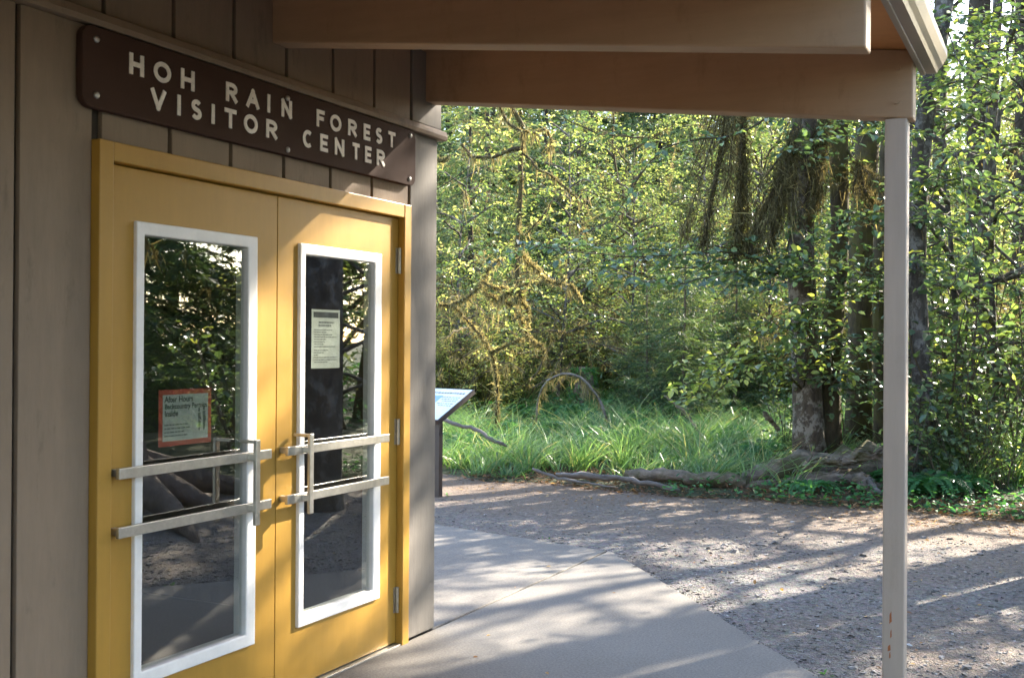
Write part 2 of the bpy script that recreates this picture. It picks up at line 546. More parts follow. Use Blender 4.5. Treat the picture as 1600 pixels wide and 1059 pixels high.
c = mixc(nt, mr_.outputs[0], c, dirt)                     # trodden earth towards the trees
lk.new(c, b.inputs["Base Color"]); b.inputs["Roughness"].default_value = 0.9
mh = nd.new("ShaderNodeMath"); mh.operation = 'ADD'; lk.new(vo.outputs["Distance"], mh.inputs[0]); lk.new(vo2.outputs["Distance"], mh.inputs[1])
lk.new(bump(nt, mh.outputs[0], 0.9, 0.02), b.inputs["Normal"])
M["gravel"] = m

m, nt, nd, lk, b = new_mat("forest_soil")
v = coords(nt); n1 = noise(nt, v, 3, 7, 0.7)
lk.new(ramp(nt, n1, [(0.3, (0.022, 0.028, 0.012)), (0.55, (0.05, 0.06, 0.02)), (0.75, (0.09, 0.065, 0.035))]), b.inputs["Base Color"])
b.inputs["Roughness"].default_value = 1.0
lk.new(bump(nt, n1, 1.0, 0.08), b.inputs["Normal"])
M["soil"] = m

m, nt, nd, lk, b = new_mat("loose_stone")
a = nd.new("ShaderNodeAttribute"); a.attribute_name = "tint"
lk.new(ramp(nt, a.outputs["Fac"], [(0.0, (0.07, 0.062, 0.056)), (0.5, (0.175, 0.155, 0.14)), (0.85, (0.31, 0.285, 0.265)), (1.0, (0.5, 0.48, 0.46))]), b.inputs["Base Color"])
b.inputs["Roughness"].default_value = 0.8
M["stone"] = m

M["leaf"] = foliage("broad_leaf", [(0, (0.026, 0.046, 0.026)), (0.5, (0.058, 0.092, 0.040)), (0.85, (0.14, 0.175, 0.045)), (1, (0.26, 0.27, 0.07))], 0.40, 0.36, 0.8)
M["shrub"] = foliage("shrub_leaf", [(0, (0.026, 0.040, 0.018)), (0.5, (0.090, 0.117, 0.045)), (0.85, (0.195, 0.205, 0.080)), (1, (0.33, 0.29, 0.13))], 0.5, 0.42, 0.4)
M["needle"] = foliage("conifer_needles", [(0, (0.014, 0.027, 0.015)), (0.5, (0.036, 0.060, 0.028)), (1, (0.13, 0.155, 0.065))], 0.4, 0.5, 0.3)
M["moss"] = foliage("hanging_moss", [(0, (0.030, 0.026, 0.012)), (0.5, (0.080, 0.068, 0.034)), (1, (0.19, 0.165, 0.080))], 0.42, 0.85, 0.1, (1.25, 1.15, 0.8))
M["grass"] = foliage("sedge_grass", [(0, (0.030, 0.072, 0.032)), (0.5, (0.076, 0.136, 0.046)), (0.9, (0.13, 0.20, 0.085)), (1, (0.28, 0.23, 0.12))], 0.42, 0.36, 0.6)
M["fern"] = foliage("fern_green", [(0, (0.015, 0.05, 0.02)), (0.5, (0.035, 0.11, 0.035)), (1, (0.10, 0.20, 0.05))], 0.4, 0.45, 0.4)
M["litter"] = foliage("dry_needles_and_leaves", [(0, (0.055, 0.036, 0.024)), (0.5, (0.16, 0.085, 0.045)), (1, (0.36, 0.24, 0.11))], 0.2, 0.8, 0.2)
M["bark_pale"] = bark("pale_mottled_alder_bark", (0.035, 0.025, 0.018), (0.13, 0.098, 0.072), (0.27, 0.23, 0.19))
M["bark_dark"] = bark("dark_bark", (0.022, 0.017, 0.013), (0.085, 0.065, 0.05))
M["bark_moss"] = bark("mossy_bark", (0.028, 0.022, 0.014), (0.10, 0.075, 0.045), None, (0.085, 0.075, 0.022))
M["bark_grey"] = bark("grey_lichen_bark", (0.030, 0.024, 0.020), (0.11, 0.092, 0.078), (0.19, 0.172, 0.155))
M["bark_root"] = bark("brown_fir_bark", (0.06, 0.043, 0.034), (0.24, 0.18, 0.14))
M["twig"] = plain("brown_twig", (0.095, 0.07, 0.045), 0.9)
M["wood_grey"] = bark("weathered_grey_wood", (0.075, 0.063, 0.053), (0.27, 0.24, 0.215), None, None, (0.25, 0.25, 1.0))
M["wood_rot"] = bark("rotting_brown_wood", (0.055, 0.042, 0.032), (0.30, 0.235, 0.18), None, (0.06, 0.06, 0.018), (0.4, 0.4, 1.0))


# ------------------------------------------------------------------ ground
def sheet(name, xs, ys, zf, mat):
    X, Y = np.meshgrid(xs, ys)
    Z = zf(X, Y)
    nx, ny = len(xs), len(ys)
    g = Geo()
    i = np.arange(ny - 1)[:, None] * nx; j = np.arange(nx - 1)[None]
    g.add(np.stack([X, Y, Z], -1).reshape(-1, 3), np.stack([i + j, i + j + 1, i + nx + j + 1, i + nx + j], -1).reshape(-1, 4))
    return tag(g.build(name, mat, None, True), kind="structure")


xs = np.unique(np.concatenate([np.linspace(-160, -24, 24), np.linspace(-24, 24, 130), np.linspace(24, 160, 24)]))
ys = np.unique(np.concatenate([np.linspace(-160, 8, 24), np.linspace(8, 40, 110), np.linspace(40, 200, 26)]))
sheet("ground", xs, ys, terrain, M["soil"])


def inside_slab(x, y):
    a = (x > 0) & (x < 3.6) & (y < np.interp(x, [0, 0.502, 0.989, 1.541, 1.97, 3.6], [7.47, 6.876, 6.274, 5.568, 5.056, 3.0]))
    b = (x <= 0) & (x > -3.4) & (y > 4.95) & (y < np.interp(x, [-3.4, -1.656, -0.6, 0], [8.3, 7.883, 7.62, 7.475]))
    return a | b


def gravel_z(X, Y):
    w = 0.012 * np.sin(X * 2.1 + 1) * np.sin(Y * 1.7) + 0.006 * np.sin(X * 5.3) * np.sin(Y * 4.1 + 2)
    return np.where(inside_slab(X + 0.05, Y + 0.05) & inside_slab(X - 0.05, Y - 0.05), -0.05, -0.018) + w * sstep(5.0, 8.0, Y) * 0.8


g = Geo()
gx = np.linspace(-16, 14, 200)
gv = np.linspace(0, 1, 160)
ey = edge_y(gx) + 0.10 * np.sin(gx * 3.1) + 0.06 * np.sin(gx * 7.7 + 1) + 0.12
Y = -14 + gv[:, None] ** 0.6 * (ey[None] + 14)
X = np.broadcast_to(gx[None], Y.shape)
i = np.arange(159)[:, None] * 200; j = np.arange(199)[None]
g.add(np.stack([X, Y, gravel_z(X, Y)], -1).reshape(-1, 3), np.stack([i + j, i + j + 1, i + 200 + j + 1, i + 200 + j], -1).reshape(-1, 4))
tag(g.build("gravel_path", M["gravel"], None, True), kind="structure")

# two concrete slabs with an open joint along the wall line
slab_a = [(0.015, -6), (3.6, -6), (3.6, 3.0), (1.97, 5.056), (1.541, 5.568), (0.989, 6.274), (0.502, 6.876), (0.015, 7.47)]
slab_b = [(-3.4, 5.014), (-0.013, 5.014), (-0.013, 7.475), (-0.6, 7.62), (-1.656, 7.883), (-3.4, 8.3)]
tag(prism("pavement", slab_a, 'z', -0.12, 0.0, M["concrete"], None, 0.006), kind="structure")
tag(prism("pavement", slab_b, 'z', -0.12, -0.006, M["concrete"], None, 0.006), kind="structure")


tag(bevel_box("joint", -0.0125, 0.0145, 5.014, 7.47, -0.1, -0.030, M["soil"], None, 0.0), kind="structure")


# loose stones on the gravel: nobody could count them
base = np.array([(1, 0, 0), (0, 1, 0), (-1, 0, 0), (0, -1, 0), (0.6, 0.6, 0.55), (-0.6, 0.6, 0.6), (-0.6, -0.6, 0.5), (0.6, -0.6, 0.6)], float)
bq = np.array([(4, 5, 6, 7), (0, 1, 5, 4), (1, 2, 6, 5), (2, 3, 7, 6), (3, 0, 4, 7)])
n = 34000
Zs = 4.2 + 6.5 * rng.random(n) ** 1.1
lat = rng.uniform(-0.14, 0.55, n) * Zs
px_ = CAM[0] + R0[0] * lat + FW[0] * Zs; py_ = R0[1] * lat + FW[1] * Zs
off_ = 0.02 - 0.09 * rng.random(n) ** 4
keep = (~inside_slab(px_ - off_ * -0.7 - 0.0, py_ + off_)) & (py_ < edge_y(px_)) & ~((px_ < 0.05) & (py_ < 5.2))
dens = 0.5 + 0.5 * np.sin(px_ * 1.3 + 0.7 * py_) * np.sin(py_ * 0.9 - px_ * 0.4)
keep &= rng.random(n) < (0.35 + 0.65 * dens) * (1 - 0.75 * sstep(7.5, 10.0, py_))
px_, py_ = px_[keep], py_[keep]; n = len(px_)
sz = 0.0035 + 0.011 * rng.random(n) ** 3.0 + (rng.random(n) < 0.012) * rng.uniform(0.006, 0.018, n)
ang = rng.uniform(0, 6.28, n)
sx, sy, szz = sz * rng.uniform(0.8, 1.5, n), sz * rng.uniform(0.7, 1.1, n), sz * rng.uniform(0.5, 0.95, n)
bv = base[None] * (1 + 0.25 * rng.normal(size=(n, 8, 3)))
lx, ly = bv[..., 0] * sx[:, None], bv[..., 1] * sy[:, None]
vx = lx * np.cos(ang)[:, None] - ly * np.sin(ang)[:, None] + px_[:, None]
vy = lx * np.sin(ang)[:, None] + ly * np.cos(ang)[:, None] + py_[:, None]
vz = bv[..., 2] * szz[:, None] * 1.3 + np.where(inside_slab(px_, py_), 0.0, gravel_z(px_, py_))[:, None] - 0.001
g = Geo()
g.add(np.stack([vx, vy, vz], -1).reshape(-1, 3), (np.arange(n)[:, None, None] * 8 + bq[None]).reshape(-1, 4), np.repeat(np.clip(0.45 + 0.22 * rng.normal(size=n), 0, 1), 8))
tag(g.build("gravel", M["stone"]), "loose grey stones strewn over the gravel path", "gravel", kind="stuff")

# ------------------------------------------------------------------ the visitor center
B = empty("visitor_center", (0, 0, 0), 0, "tan board-sided visitor center with yellow double doors and open porch roof", "building")

WALL_Y1 = 5.01
DY0, DY1, DTOP = 2.72, 4.705, 2.155          # outer edges of the door frame
g = Geo()
box(g, -0.14, -0.022, -6.0, DY0, -0.02, 3.0)
box(g, -0.14, -0.022, DY1, WALL_Y1 - 0.02, -0.02, 3.0)
box(g, -0.14, -0.022, DY0, DY1, DTOP, 3.0)
wall = g.build("wall", M["groove"], B)
grooves = [4.735 - 0.3305 * k for k in range(0, 28)]           # groove centres along the wall
gw_ = 0.010
for k in range(len(grooves) - 1):
    y1, y0 = grooves[k] - gw_, grooves[k + 1] + gw_
    lo = 0.0
    spans = []
    if y1 <= DY0 + 0.03: spans = [(y0, min(y1, DY0 - 0.002), 0.0)]
    elif y0 >= DY0: spans = [(y0, y1, DTOP + 0.002)]
    else: spans = [(y0, DY0 - 0.002, 0.0), (DY0 - 0.002, y1, DTOP + 0.002)]
    for (a, c, z0) in spans:
        if c - a > 0.02: bevel_box("board", -0.022, 0.0, a, c, z0, 2.53, M["siding"], wall, 0.003)
    bevel_box("board", -0.022, 0.003, y0 + 0.012, y1 + 0.012, 2.586, 2.97, M["siding"], wall, 0.003)
bevel_box("corner_board", -0.05, 0.002, grooves[0] + gw_, WALL_Y1, 0.0, 2.53, M["corner"], B, 0.006)
bevel_box("corner_board", -0.05, 0.005, grooves[0] + gw_ + 0.012, WALL_Y1 + 0.035, 2.586, 2.96, M["corner"], B, 0.006)
prism("trim_band", [(-0.03, 2.531), (0.032, 2.531), (0.036, 2.55), (0.028, 2.578), (-0.03, 2.585)], 'y', -6.0, WALL_Y1 + 0.05, M["siding"], B, 0.003)
# the end wall beyond the corner and the far walls
bevel_box("end_wall", -6.0, -0.052, WALL_Y1 - 0.10, WALL_Y1 - 0.004, 0.0, 2.95, M["siding"], B, 0.0)
bevel_box("rear_wall", -6.1, -6.0, -6.0, WALL_Y1 - 0.004, 0.0, 3.6, M["siding"], B, 0.0)
bevel_box("side_wall", -6.0, -0.03, -6.1, -6.0, 0.0, 2.95, M["siding"], B, 0.0)
bevel_box("foundation", -6.0, -0.03, -6.0, WALL_Y1 - 0.006, -0.15, -0.002, M["concrete"], B, 0.0)

# dark room behind the glass
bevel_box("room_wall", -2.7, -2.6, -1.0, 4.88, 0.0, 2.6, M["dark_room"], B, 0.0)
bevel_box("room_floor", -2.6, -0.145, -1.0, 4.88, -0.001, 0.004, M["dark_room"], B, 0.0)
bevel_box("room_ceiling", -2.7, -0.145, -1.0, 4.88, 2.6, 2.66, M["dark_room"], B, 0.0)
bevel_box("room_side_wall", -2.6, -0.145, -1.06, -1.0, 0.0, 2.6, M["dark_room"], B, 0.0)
bevel_box("inner_doorway", -0.98, -0.92, 3.66, 3.74, 0.01, 2.05, M["room_trim"], B, 0.0)

# roof: rafters, deck, fascia, gutter, post
SL = 0.1205
def raf_z(x): return 2.708 - SL * x
for (ya, yb) in ((4.885, 4.99), (3.66, 3.76), (2.43, 2.53), (1.2, 1.3), (-0.03, 0.07), (-1.26, -1.16)):
    prism("rafter", [(-0.10, raf_z(-0.10)), (2.36, raf_z(2.36)), (2.36, raf_z(2.36) + 0.288), (-0.10, raf_z(-0.10) + 0.288)], 'y', ya, yb, M["rafter"], B, 0.007)
prism("roof_deck", [(-6.3, raf_z(-6.3) + 0.29), (2.355, raf_z(2.355) + 0.29), (2.355, raf_z(2.355) + 0.33), (-6.3, raf_z(-6.3) + 0.33)], 'y', -6.4, 5.14, M["plywood"], B)
prism("roofing", [(-6.32, raf_z(-6.32) + 0.334), (2.40, raf_z(2.40) + 0.334), (2.40, raf_z(2.40) + 0.36), (-6.32, raf_z(-6.32) + 0.36)], 'y', -6.42, 5.17, M["groove"], B)
bevel_box("fascia", 2.362, 2.384, -6.4, 5.12, 2.652, 2.752, M["gutter"], B, 0.003)
prism("gutter", [(2.386, 2.657), (2.428, 2.657), (2.436, 2.672), (2.452, 2.690), (2.470, 2.722), (2.470, 2.752), (2.462, 2.752), (2.462, 2.728), (2.444, 2.698), (2.428, 2.678), (2.422, 2.664), (2.386, 2.664)], 'y', -6.4, 5.13, M["gutter"], B)
bevel_box("post", 2.247, 2.336, 4.888, 4.977, -0.03, raf_z(2.29) - 0.001, M["post"], B, 0.006)
for (bx_, bz_) in ((2.30, 2.64), (2.295, 2.50)):
    g = Geo(); tube(g, [(bx_, 4.886, bz_), (bx_, 4.874, bz_)], 0.012, 8); g.build("bolt", M["rafter"], B)
for (x0, z0, w_, h_) in ((2.276, 0.315, 0.010, 0.055), (2.280, 0.255, 0.006, 0.04), (2.270, 0.20, 0.012, 0.03), (2.276, 0.17, 0.006, 0.03)):
    g = Geo()
    g.add([(x0, 4.8868, z0), (x0 + w_, 4.8868, z0 + h_ * 0.2), (x0 + w_ * 0.8, 4.8868, z0 + h_), (x0 + w_ * 0.1, 4.8868, z0 + h_ * 0.7)], [(0, 1, 2, 3)])
    g.build("rust_stain", M["rust"], B)

# door frame and two leaves
FX = 0.036
jl, jr, jt = 2.783, 4.643, 2.088
bevel_box("door_frame", -0.13, FX, DY0, jl, -0.02, DTOP, M["yellow"], B, 0.004)
bevel_box("door_frame", -0.13, FX, jr, DY1, -0.02, DTOP, M["yellow"], B, 0.004)
bevel_box("door_frame", -0.13, FX - 0.002, jl, jr, jt, DTOP, M["yellow"], B, 0.004)
bevel_box("threshold", -0.13, 0.03, jl, jr, -0.02, 0.008, M["steel"], B, 0.002)


def ring(name, x0, x1, oy0, oy1, oz0, oz1, iy0, iy1, iz0, iz1, mat, parent, w=0.004):
    v = []
    for x in (x0, x1):
        v += [(x, oy0, oz0), (x, oy1, oz0), (x, oy1, oz1), (x, oy0, oz1), (x, iy0, iz0), (x, iy1, iz0), (x, iy1, iz1), (x, iy0, iz1)]
    q = []
    for k in range(4):
        l = (k + 1) % 4
        q += [(8 + k, 8 + l, 8 + 4 + l, 8 + 4 + k), (k, 4 + k, 4 + l, l), (k, l, 8 + l, 8 + k), (4 + k, 8 + 4 + k, 8 + 4 + l, 4 + l)]
    g = Geo(); g.add(v, q)
    o = g.build(name, mat, parent)
    if w:
        b = o.modifiers.new("bevel", 'BEVEL'); b.width = w; b.segments = 2; b.limit_method = 'ANGLE'
    return o


leaf_spec = [(2.786, 3.7035, (2.909, 3.563), (2.947, 3.505), +1), (3.7075, 4.640, (3.843, 4.475), (3.88, 4.413), -1)]
for (y0, y1, (fo0, fo1), (fi0, fi1), hs_) in leaf_spec:
    zb, zt = 0.012, 2.084
    fi_z0, fi_z1, fo_z0, fo_z1 = 0.312, 1.853, 0.262, 1.899
    leaf_o = ring("door", -0.045, 0.0, y0, y1, zb, zt, fi0 - 0.004, fi1 + 0.004, fi_z0 - 0.004, fi_z1 + 0.004, M["yellow"], B, 0.003)
    ring("glazing_frame", -0.05, 0.016, fo0, fo1, fo_z0, fo_z1, fi0, fi1, fi_z0, fi_z1, M["white"], leaf_o, 0.005)
    bevel_box("pane", -0.010, -0.004, fi0 - 0.003, fi1 + 0.003, fi_z0 - 0.003, fi_z1 + 0.003, M["glass"], leaf_o, 0.0)
    # push bars right across the leaf and the offset pull
    by0, by1 = (2.793, 3.604) if hs_ > 0 else (3.710, 4.480)
    for zc in (1.026, 0.825):
        bevel_box("push_bar", 0.043, 0.060, by0, by1, zc - 0.0185, zc + 0.0185, M["steel"], leaf_o, 0.002)
        for yy in (by0 + 0.03, by1 - 0.03):
            bevel_box("bar_bracket", 0.0, 0.043, yy - 0.012, yy + 0.012, zc - 0.012, zc + 0.012, M["steel"], leaf_o, 0.002)
    pc = 3.464 if hs_ > 0 else 3.812
    pull = bevel_box("pull_handle", 0.090, 0.106, pc - 0.013, pc + 0.013, 0.760, 1.094, M["steel"], leaf_o, 0.003)
    for zc in (1.026, 0.825):
        bevel_box("standoff", 0.0602, 0.0898, pc - 0.010, pc + 0.010, zc - 0.012, zc + 0.012, M["steel"], pull, 0.002)
    bevel_box("pull_return", 0.016, 0.0898, pc - 0.011, pc + 0.011, 1.080, 1.093, M["steel"], pull, 0.002)
    hy = jl + 0.003 if hs_ > 0 else jr - 0.012
    for (z0, z1) in ((0.160, 0.284), (0.98, 1.105), (1.815, 1.94)):
        g = Geo()
        tube(g, [(0.010, hy + 0.004, z0), (0.010, hy + 0.004, z1)], 0.0085, 8)
        if hs_ > 0: box(g, -0.001, 0.003, hy, hy + 0.018, z0, z1)
        else: box(g, -0.001, 0.003, hy - 0.016, hy, z0, z1)
        g.build("hinge", M["hinge"], leaf_o)

# ------------------------------------------------------------------ sign over the doors
SY0, SY1, SZ0, SZ1, SX0, SX1 = 2.644, 4.742, 2.252, 2.526, 0.004, 0.034
S = empty("entrance_sign", (0, (SY0 + SY1) / 2, SZ0), 0, "long dark brown wooden name sign with cream lettering above the yellow doors", "sign")
r_ = 0.045
pts = []
for (cy, cz, a0) in ((SY1 - r_, SZ0 + r_, -90), (SY1 - r_, SZ1 - r_, 0), (SY0 + r_, SZ1 - r_, 90), (SY0 + r_, SZ0 + r_, 180)):
    for k in range(7):
        a = math.radians(a0 + 15 * k)
        pts.append((cy + r_ * math.cos(a), cz + r_ * math.sin(a)))
prism("board", pts, 'x', SX0, SX1, M["sign"], S, 0.004)

GL = {  # letter strokes in a unit box (x right, y up); each stroke a polyline; '0' ring handled below
    'H': [[(0, 0), (0, 1)], [(1, 0), (1, 1)], [(0, .5), (1, .5)]],
    'R': [[(0, 0), (0, 1)], 'RB', [(.45, .45), (1, 0)]],
    'A': [[(0, 0), (.5, 1)], [(.5, 1), (1, 0)], [(.2, .32), (.8, .32)]],
    'I': [[(.5, 0), (.5, 1)]],
    'N': [[(0, 0), (0, 1)], [(0, 1), (1, 0)], [(1, 0), (1, 1)]],
    'F': [[(0, 0), (0, 1)], [(0, 1), (1, 1)], [(0, .52), (.85, .52)]],
    'E': [[(0, 0), (0, 1)], [(0, 1), (1, 1)], [(0, .5), (.85, .5)], [(0, 0), (1, 0)]],
    'T': [[(.5, 0), (.5, 1)], [(0, 1), (1, 1)]],
    'V': [[(0, 1), (.5, 0)], [(.5, 0), (1, 1)]],
    'O': ['O'], 'C': ['C'], 'S': ['S'],
}


def arc(cx, cy, rx, ry, a0, a1, n=14):
    return [(cx + rx * math.cos(math.radians(a0 + (a1 - a0) * k / n)), cy + ry * math.sin(math.radians(a0 + (a1 - a0) * k / n))) for k in range(n + 1)]


def letter(ch, y0, y1, z0, z1, x, sw, mat, parent, depth=0.003):
    g = Geo()
    h = sw / 2
    iy0, iy1, iz0, iz1 = y0 + h, y1 - h, z0 + h, z1 - h
    if ch == 'I': iy0 = iy1 = (y0 + y1) / 2
    layer = 0
    for st in GL[ch]:
        if st == 'O': st = arc(.5, .5, .5, .5, 90, 450, 26)
        elif st == 'C': st = arc(.55, .5, .55, .5, 52, 308, 20)
        elif st == 'S': st = arc(.5, .76, .42, .24, 30, 255, 14) + arc(.5, .25, .45, .25, 80, -150, 14)
        elif st == 'RB': st = [(0, 1)] + arc(.5, .74, .5, .26, 90, -90, 12) + [(0, .48)]
        P = np.array([(iy0 + p[0] * (iy1 - iy0), iz0 + p[1] * (iz1 - iz0)) for p in st])
        n = len(P)
        T = np.gradient(P, axis=0) if n > 2 else np.repeat(P[1:] - P[:1], 2, 0)
        T /= np.linalg.norm(T, axis=1, keepdims=True)
        N = np.stack([-T[:, 1], T[:, 0]], 1)
        E = P.copy()
        if n == 2: E[0] -= T[0] * h * 0.98; E[1] += T[1] * h * 0.98
        xf = x + depth + layer * 0.00025
        layer += 1
        a, c = E + N * h, E - N * h
        v = [(x, p[0], p[1]) for p in a] + [(x, p[0], p[1]) for p in c] + [(xf, p[0], p[1]) for p in a] + [(xf, p[0], p[1]) for p in c]
        q = []
        for k in range(n - 1):
            q += [(2 * n + k, 3 * n + k, 3 * n + k + 1, 2 * n + k + 1), (k, 2 * n + k, 2 * n + k + 1, k + 1), (n + k, n + k + 1, 3 * n + k + 1, 3 * n + k)]
        q += [(0, n, 3 * n, 2 * n), (n - 1, 3 * n - 1, 4 * n - 1, 2 * n - 1)]
        g.add(v, q)
    return g.build("letter", mat, parent)


row1 = [('H', 2.848, 2.915), ('O', 2.963, 3.047), ('H', 3.098, 3.168), ('R', 3.342, 3.406), ('A', 3.462, 3.538), ('I', 3.588, 3.609), ('N', 3.681, 3.748),
        ('F', 3.921, 3.977), ('O', 4.019, 4.103), ('R', 4.157, 4.223), ('E', 4.280, 4.333), ('S', 4.380, 4.437), ('T', 4.488, 4.550)]
row2 = [('V', 2.950, 3.022), ('I', 3.079, 3.099), ('S', 3.151, 3.209), ('I', 3.260, 3.281), ('T', 3.335, 3.402), ('O', 3.447, 3.530), ('R', 3.584, 3.652),
        ('C', 3.826, 3.892), ('E', 3.948, 4.003), ('N', 4.056, 4.126), ('T', 4.192, 4.247), ('E', 4.293, 4.344), ('R', 4.391, 4.458)]
for row, za, zb_ in ((row1, 2.400, 2.474), (row2, 2.298, 2.373)):
    for (ch, a, c) in row:
        k = (a - 2.85) / 1.7 * 0.013
        letter(ch, a, c, za + k, zb_ + k, SX1, 0.0165, M["cream"], S)
for (by_, bz_) in ((2.702, 2.482), (2.704, 2.296), (3.721, 2.488), (3.724, 2.275), (4.683, 2.283), (4.690, 2.497)):
    g = Geo(); tube(g, [(SX1 - 0.002, by_, bz_), (SX1 + 0.005, by_, bz_), (SX1 + 0.008, by_, bz_)], [0.0125, 0.0115, 0.006], 10)
    g.build("bolt", M["bolt"], S, True)


# ------------------------------------------------------------------ notices behind the glass
def text_mesh(body, size, mat, name, parent, place, bold=0.0):
    cu = bpy.data.curves.new(name, 'FONT')
    cu.body = body; cu.size = size; cu.offset = bold; cu.fill_mode = 'FRONT' if hasattr(cu, 'fill_mode') else cu.fill_mode
    tmp = bpy.data.objects.new(name, cu)
    me = bpy.data.meshes.new_from_object(tmp)
    bpy.data.objects.remove(tmp); bpy.data.curves.remove(cu)
    x, y0, z0 = place
    for vv in me.vertices:
        a, b_ = vv.co.x, vv.co.y
        vv.co = (x, y0 + a, z0 + b_)
    me.materials.append(mat)
    return link(name, me, None, parent)


def rect(name, x, y0, y1, z0, z1, mat, parent, th=0.0006):
    return bevel_box(name, x - th, x, y0, y1, z0, z1, mat, parent, 0.0)


def text_rows(name, x, y0, y1, ztop, rows, pitch, h, mat, parent):
    """rows of print too small to read: broken dark dashes"""
    g = Geo()
    for k, frac in enumerate(rows):
        y = y0; end = y0 + (y1 - y0) * frac
        z = ztop - k * pitch
        while y < end - 0.004:
            w_ = min(rng.uniform(0.007, 0.022), end - y)
            g.add([(x, y, z), (x, y + w_, z), (x, y + w_, z + h), (x, y, z + h)], [(0, 1, 2, 3)])
            y += w_ + 0.0035
    return tag(g.build(name, mat, parent), kind="stuff")


GX = -0.016
N1 = empty("notice", (GX, 3.22, 1.08), 0, "square red-bordered permit notice with black heading inside the door glass", "notice")
# the sheets stand just behind the panes
rect("border", GX, 3.052, 3.330, 1.092, 1.300, M["red"], N1)
rect("sheet", GX + 0.001, 3.072, 3.311, 1.111, 1.281, M["paper"], N1)
text_mesh("After Hours", 0.030, M["ink"], "heading", N1, (GX + 0.0018, 3.080, 1.254), 0.0006)
text_mesh("Backcountry Permits", 0.0265, M["ink"], "heading", N1, (GX + 0.0018, 3.080, 1.229), 0.0006)
text_mesh("Inside", 0.030, M["ink"], "heading", N1, (GX + 0.0018, 3.080, 1.202), 0.0006)
text_rows("small_print", GX + 0.0018, 3.080, 3.215, 1.168, [0.9, 1.0, 0.75, 0.9], 0.0135, 0.0045, M["grey_ink"], N1)
g = Geo()
for (fy, fz, fh) in ((3.262, 1.142, 0.085), (3.288, 1.142, 0.092)):
    tube(g, [(GX + 0.0014, fy, fz), (GX + 0.0014, fy + 0.003, fz + fh * 0.45), (GX + 0.0014, fy, fz + fh * 0.78)], [0.004, 0.009, 0.008], 6)
    tube(g, [(GX + 0.0014, fy, fz + fh * 0.82), (GX + 0.0014, fy, fz + fh)], [0.006, 0.0045], 6)
me = g.mesh("hiker_drawing", M["grey_ink"])
for vv in me.vertices: vv.co.x = GX + 0.0016 + (vv.co.x - GX - 0.0014) * 0.02
link("hiker_drawing", me, None, N1)

N2 = empty("notice", (GX, 4.08, 1.36), 0, "tall white text sheet with dark header band inside the door glass", "notice")
rect("sheet", GX, 3.965, 4.176, 1.362, 1.622, M["paper"], N2)
rect("header_band", GX + 0.001, 3.978, 4.164, 1.586, 1.611, M["ink"], N2)
text_rows("title", GX + 0.0012, 4.015, 4.13, 1.562, [1.0, 0.8], 0.014, 0.007, M["grey_ink"], N2)
text_rows("small_print", GX + 0.0012, 3.982, 4.16, 1.530, [0.75, 0.55, 0.75, 0.95, 0.5, 0.45, 0.4, 0.9], 0.0105, 0.0038, M["grey_ink"], N2)
text_rows("small_print", GX + 0.0012, 3.982, 4.16, 1.440, [0.6, 0.4, 0.2, 0.95, 0.95, 0.55], 0.0105, 0.0038, M["grey_ink"], N2)

# ------------------------------------------------------------------ interpretive panel past the corner
ps = empty("interpretive_panel", (-2.62, 9.6, 0), 0, "low slanted interpretive panel on dark posts beyond the building corner", "information board")
lowR, highR = at(684, 657, 10.75), at(741, 608.5, 11.15)
upv = highR - lowR
wd = norm(np.cross(upv, [0, 0, 1.0])) * -1.0
if wd[0] > 0: wd = -wd
wd = norm(np.array([wd[0], wd[1], 0.0]))
nrm = norm(np.cross(upv, wd));  nrm = nrm if nrm[2] > 0 else -nrm
def slab3(name, o, a, b_, n_, mat, parent):
    v = [o, o + a, o + a + b_, o + b_]; v = v + [p + n_ for p in v]
    g = Geo(); g.add(np.array(v), [(0, 3, 2, 1), (4, 5, 6, 7), (0, 1, 5, 4), (1, 2, 6, 5), (2, 3, 7, 6), (3, 0, 4, 7)])
    return g.build(name, mat, parent)
W_ = 0.92
ul = np.linalg.norm(upv)
slab3("panel_frame", lowR - nrm * 0.045, wd * W_, upv, nrm * 0.045, M["panel_frame"], ps)
fc = slab3("panel_face", lowR + wd * 0.015 + upv * 0.025, wd * (W_ - 0.03), upv * 0.95, nrm * 0.003, M["panel_face"], ps)
slab3("panel_picture", lowR + wd * 0.30 + upv * 0.35 + nrm * 0.0045, wd * 0.30, upv * 0.40, nrm * 0.001, M["panel_blue"], fc)
g = Geo()
for (r, u0_, u1_) in ((0.82, 0.05, 0.55), (0.70, 0.05, 0.28), (0.64, 0.05, 0.27), (0.58, 0.05, 0.24), (0.5, 0.05, 0.26), (0.44, 0.05, 0.22)):
    u = u0_
    while u < u1_:
        du = rng.uniform(0.015, 0.04)
        o = lowR + wd * u + upv * r + nrm * 0.0045
        hgt = 0.045 if r > 0.8 else 0.02
        g.add([o, o + wd * du, o + wd * du + upv * hgt, o + upv * hgt], [(0, 1, 2, 3)])
        u += du + 0.010
tag(g.build("panel_text", M["grey_ink"], fc), kind="stuff")
for (wu, name_) in ((0.03, "post"), (0.80, "post")):
    o = lowR + wd * wu + upv * 0.10
    a = norm(np.array([upv[0], upv[1], 0])) * 0.05
    top = o[2] - 0.05
    v = []
    for z in (-0.05, top):
        for p in (o, o + wd * 0.09, o + wd * 0.09 + a, o + a): v.append((p[0], p[1], z))
    v = np.array(v); v[6:8, 2] += 0.02
    g = Geo(); g.add(v, [(0, 3, 2, 1), (4, 5, 6, 7), (0, 1, 5, 4), (1, 2, 6, 5), (2, 3, 7, 6), (3, 0, 4, 7)])
    g.build(name_, M["panel_frame"], ps)


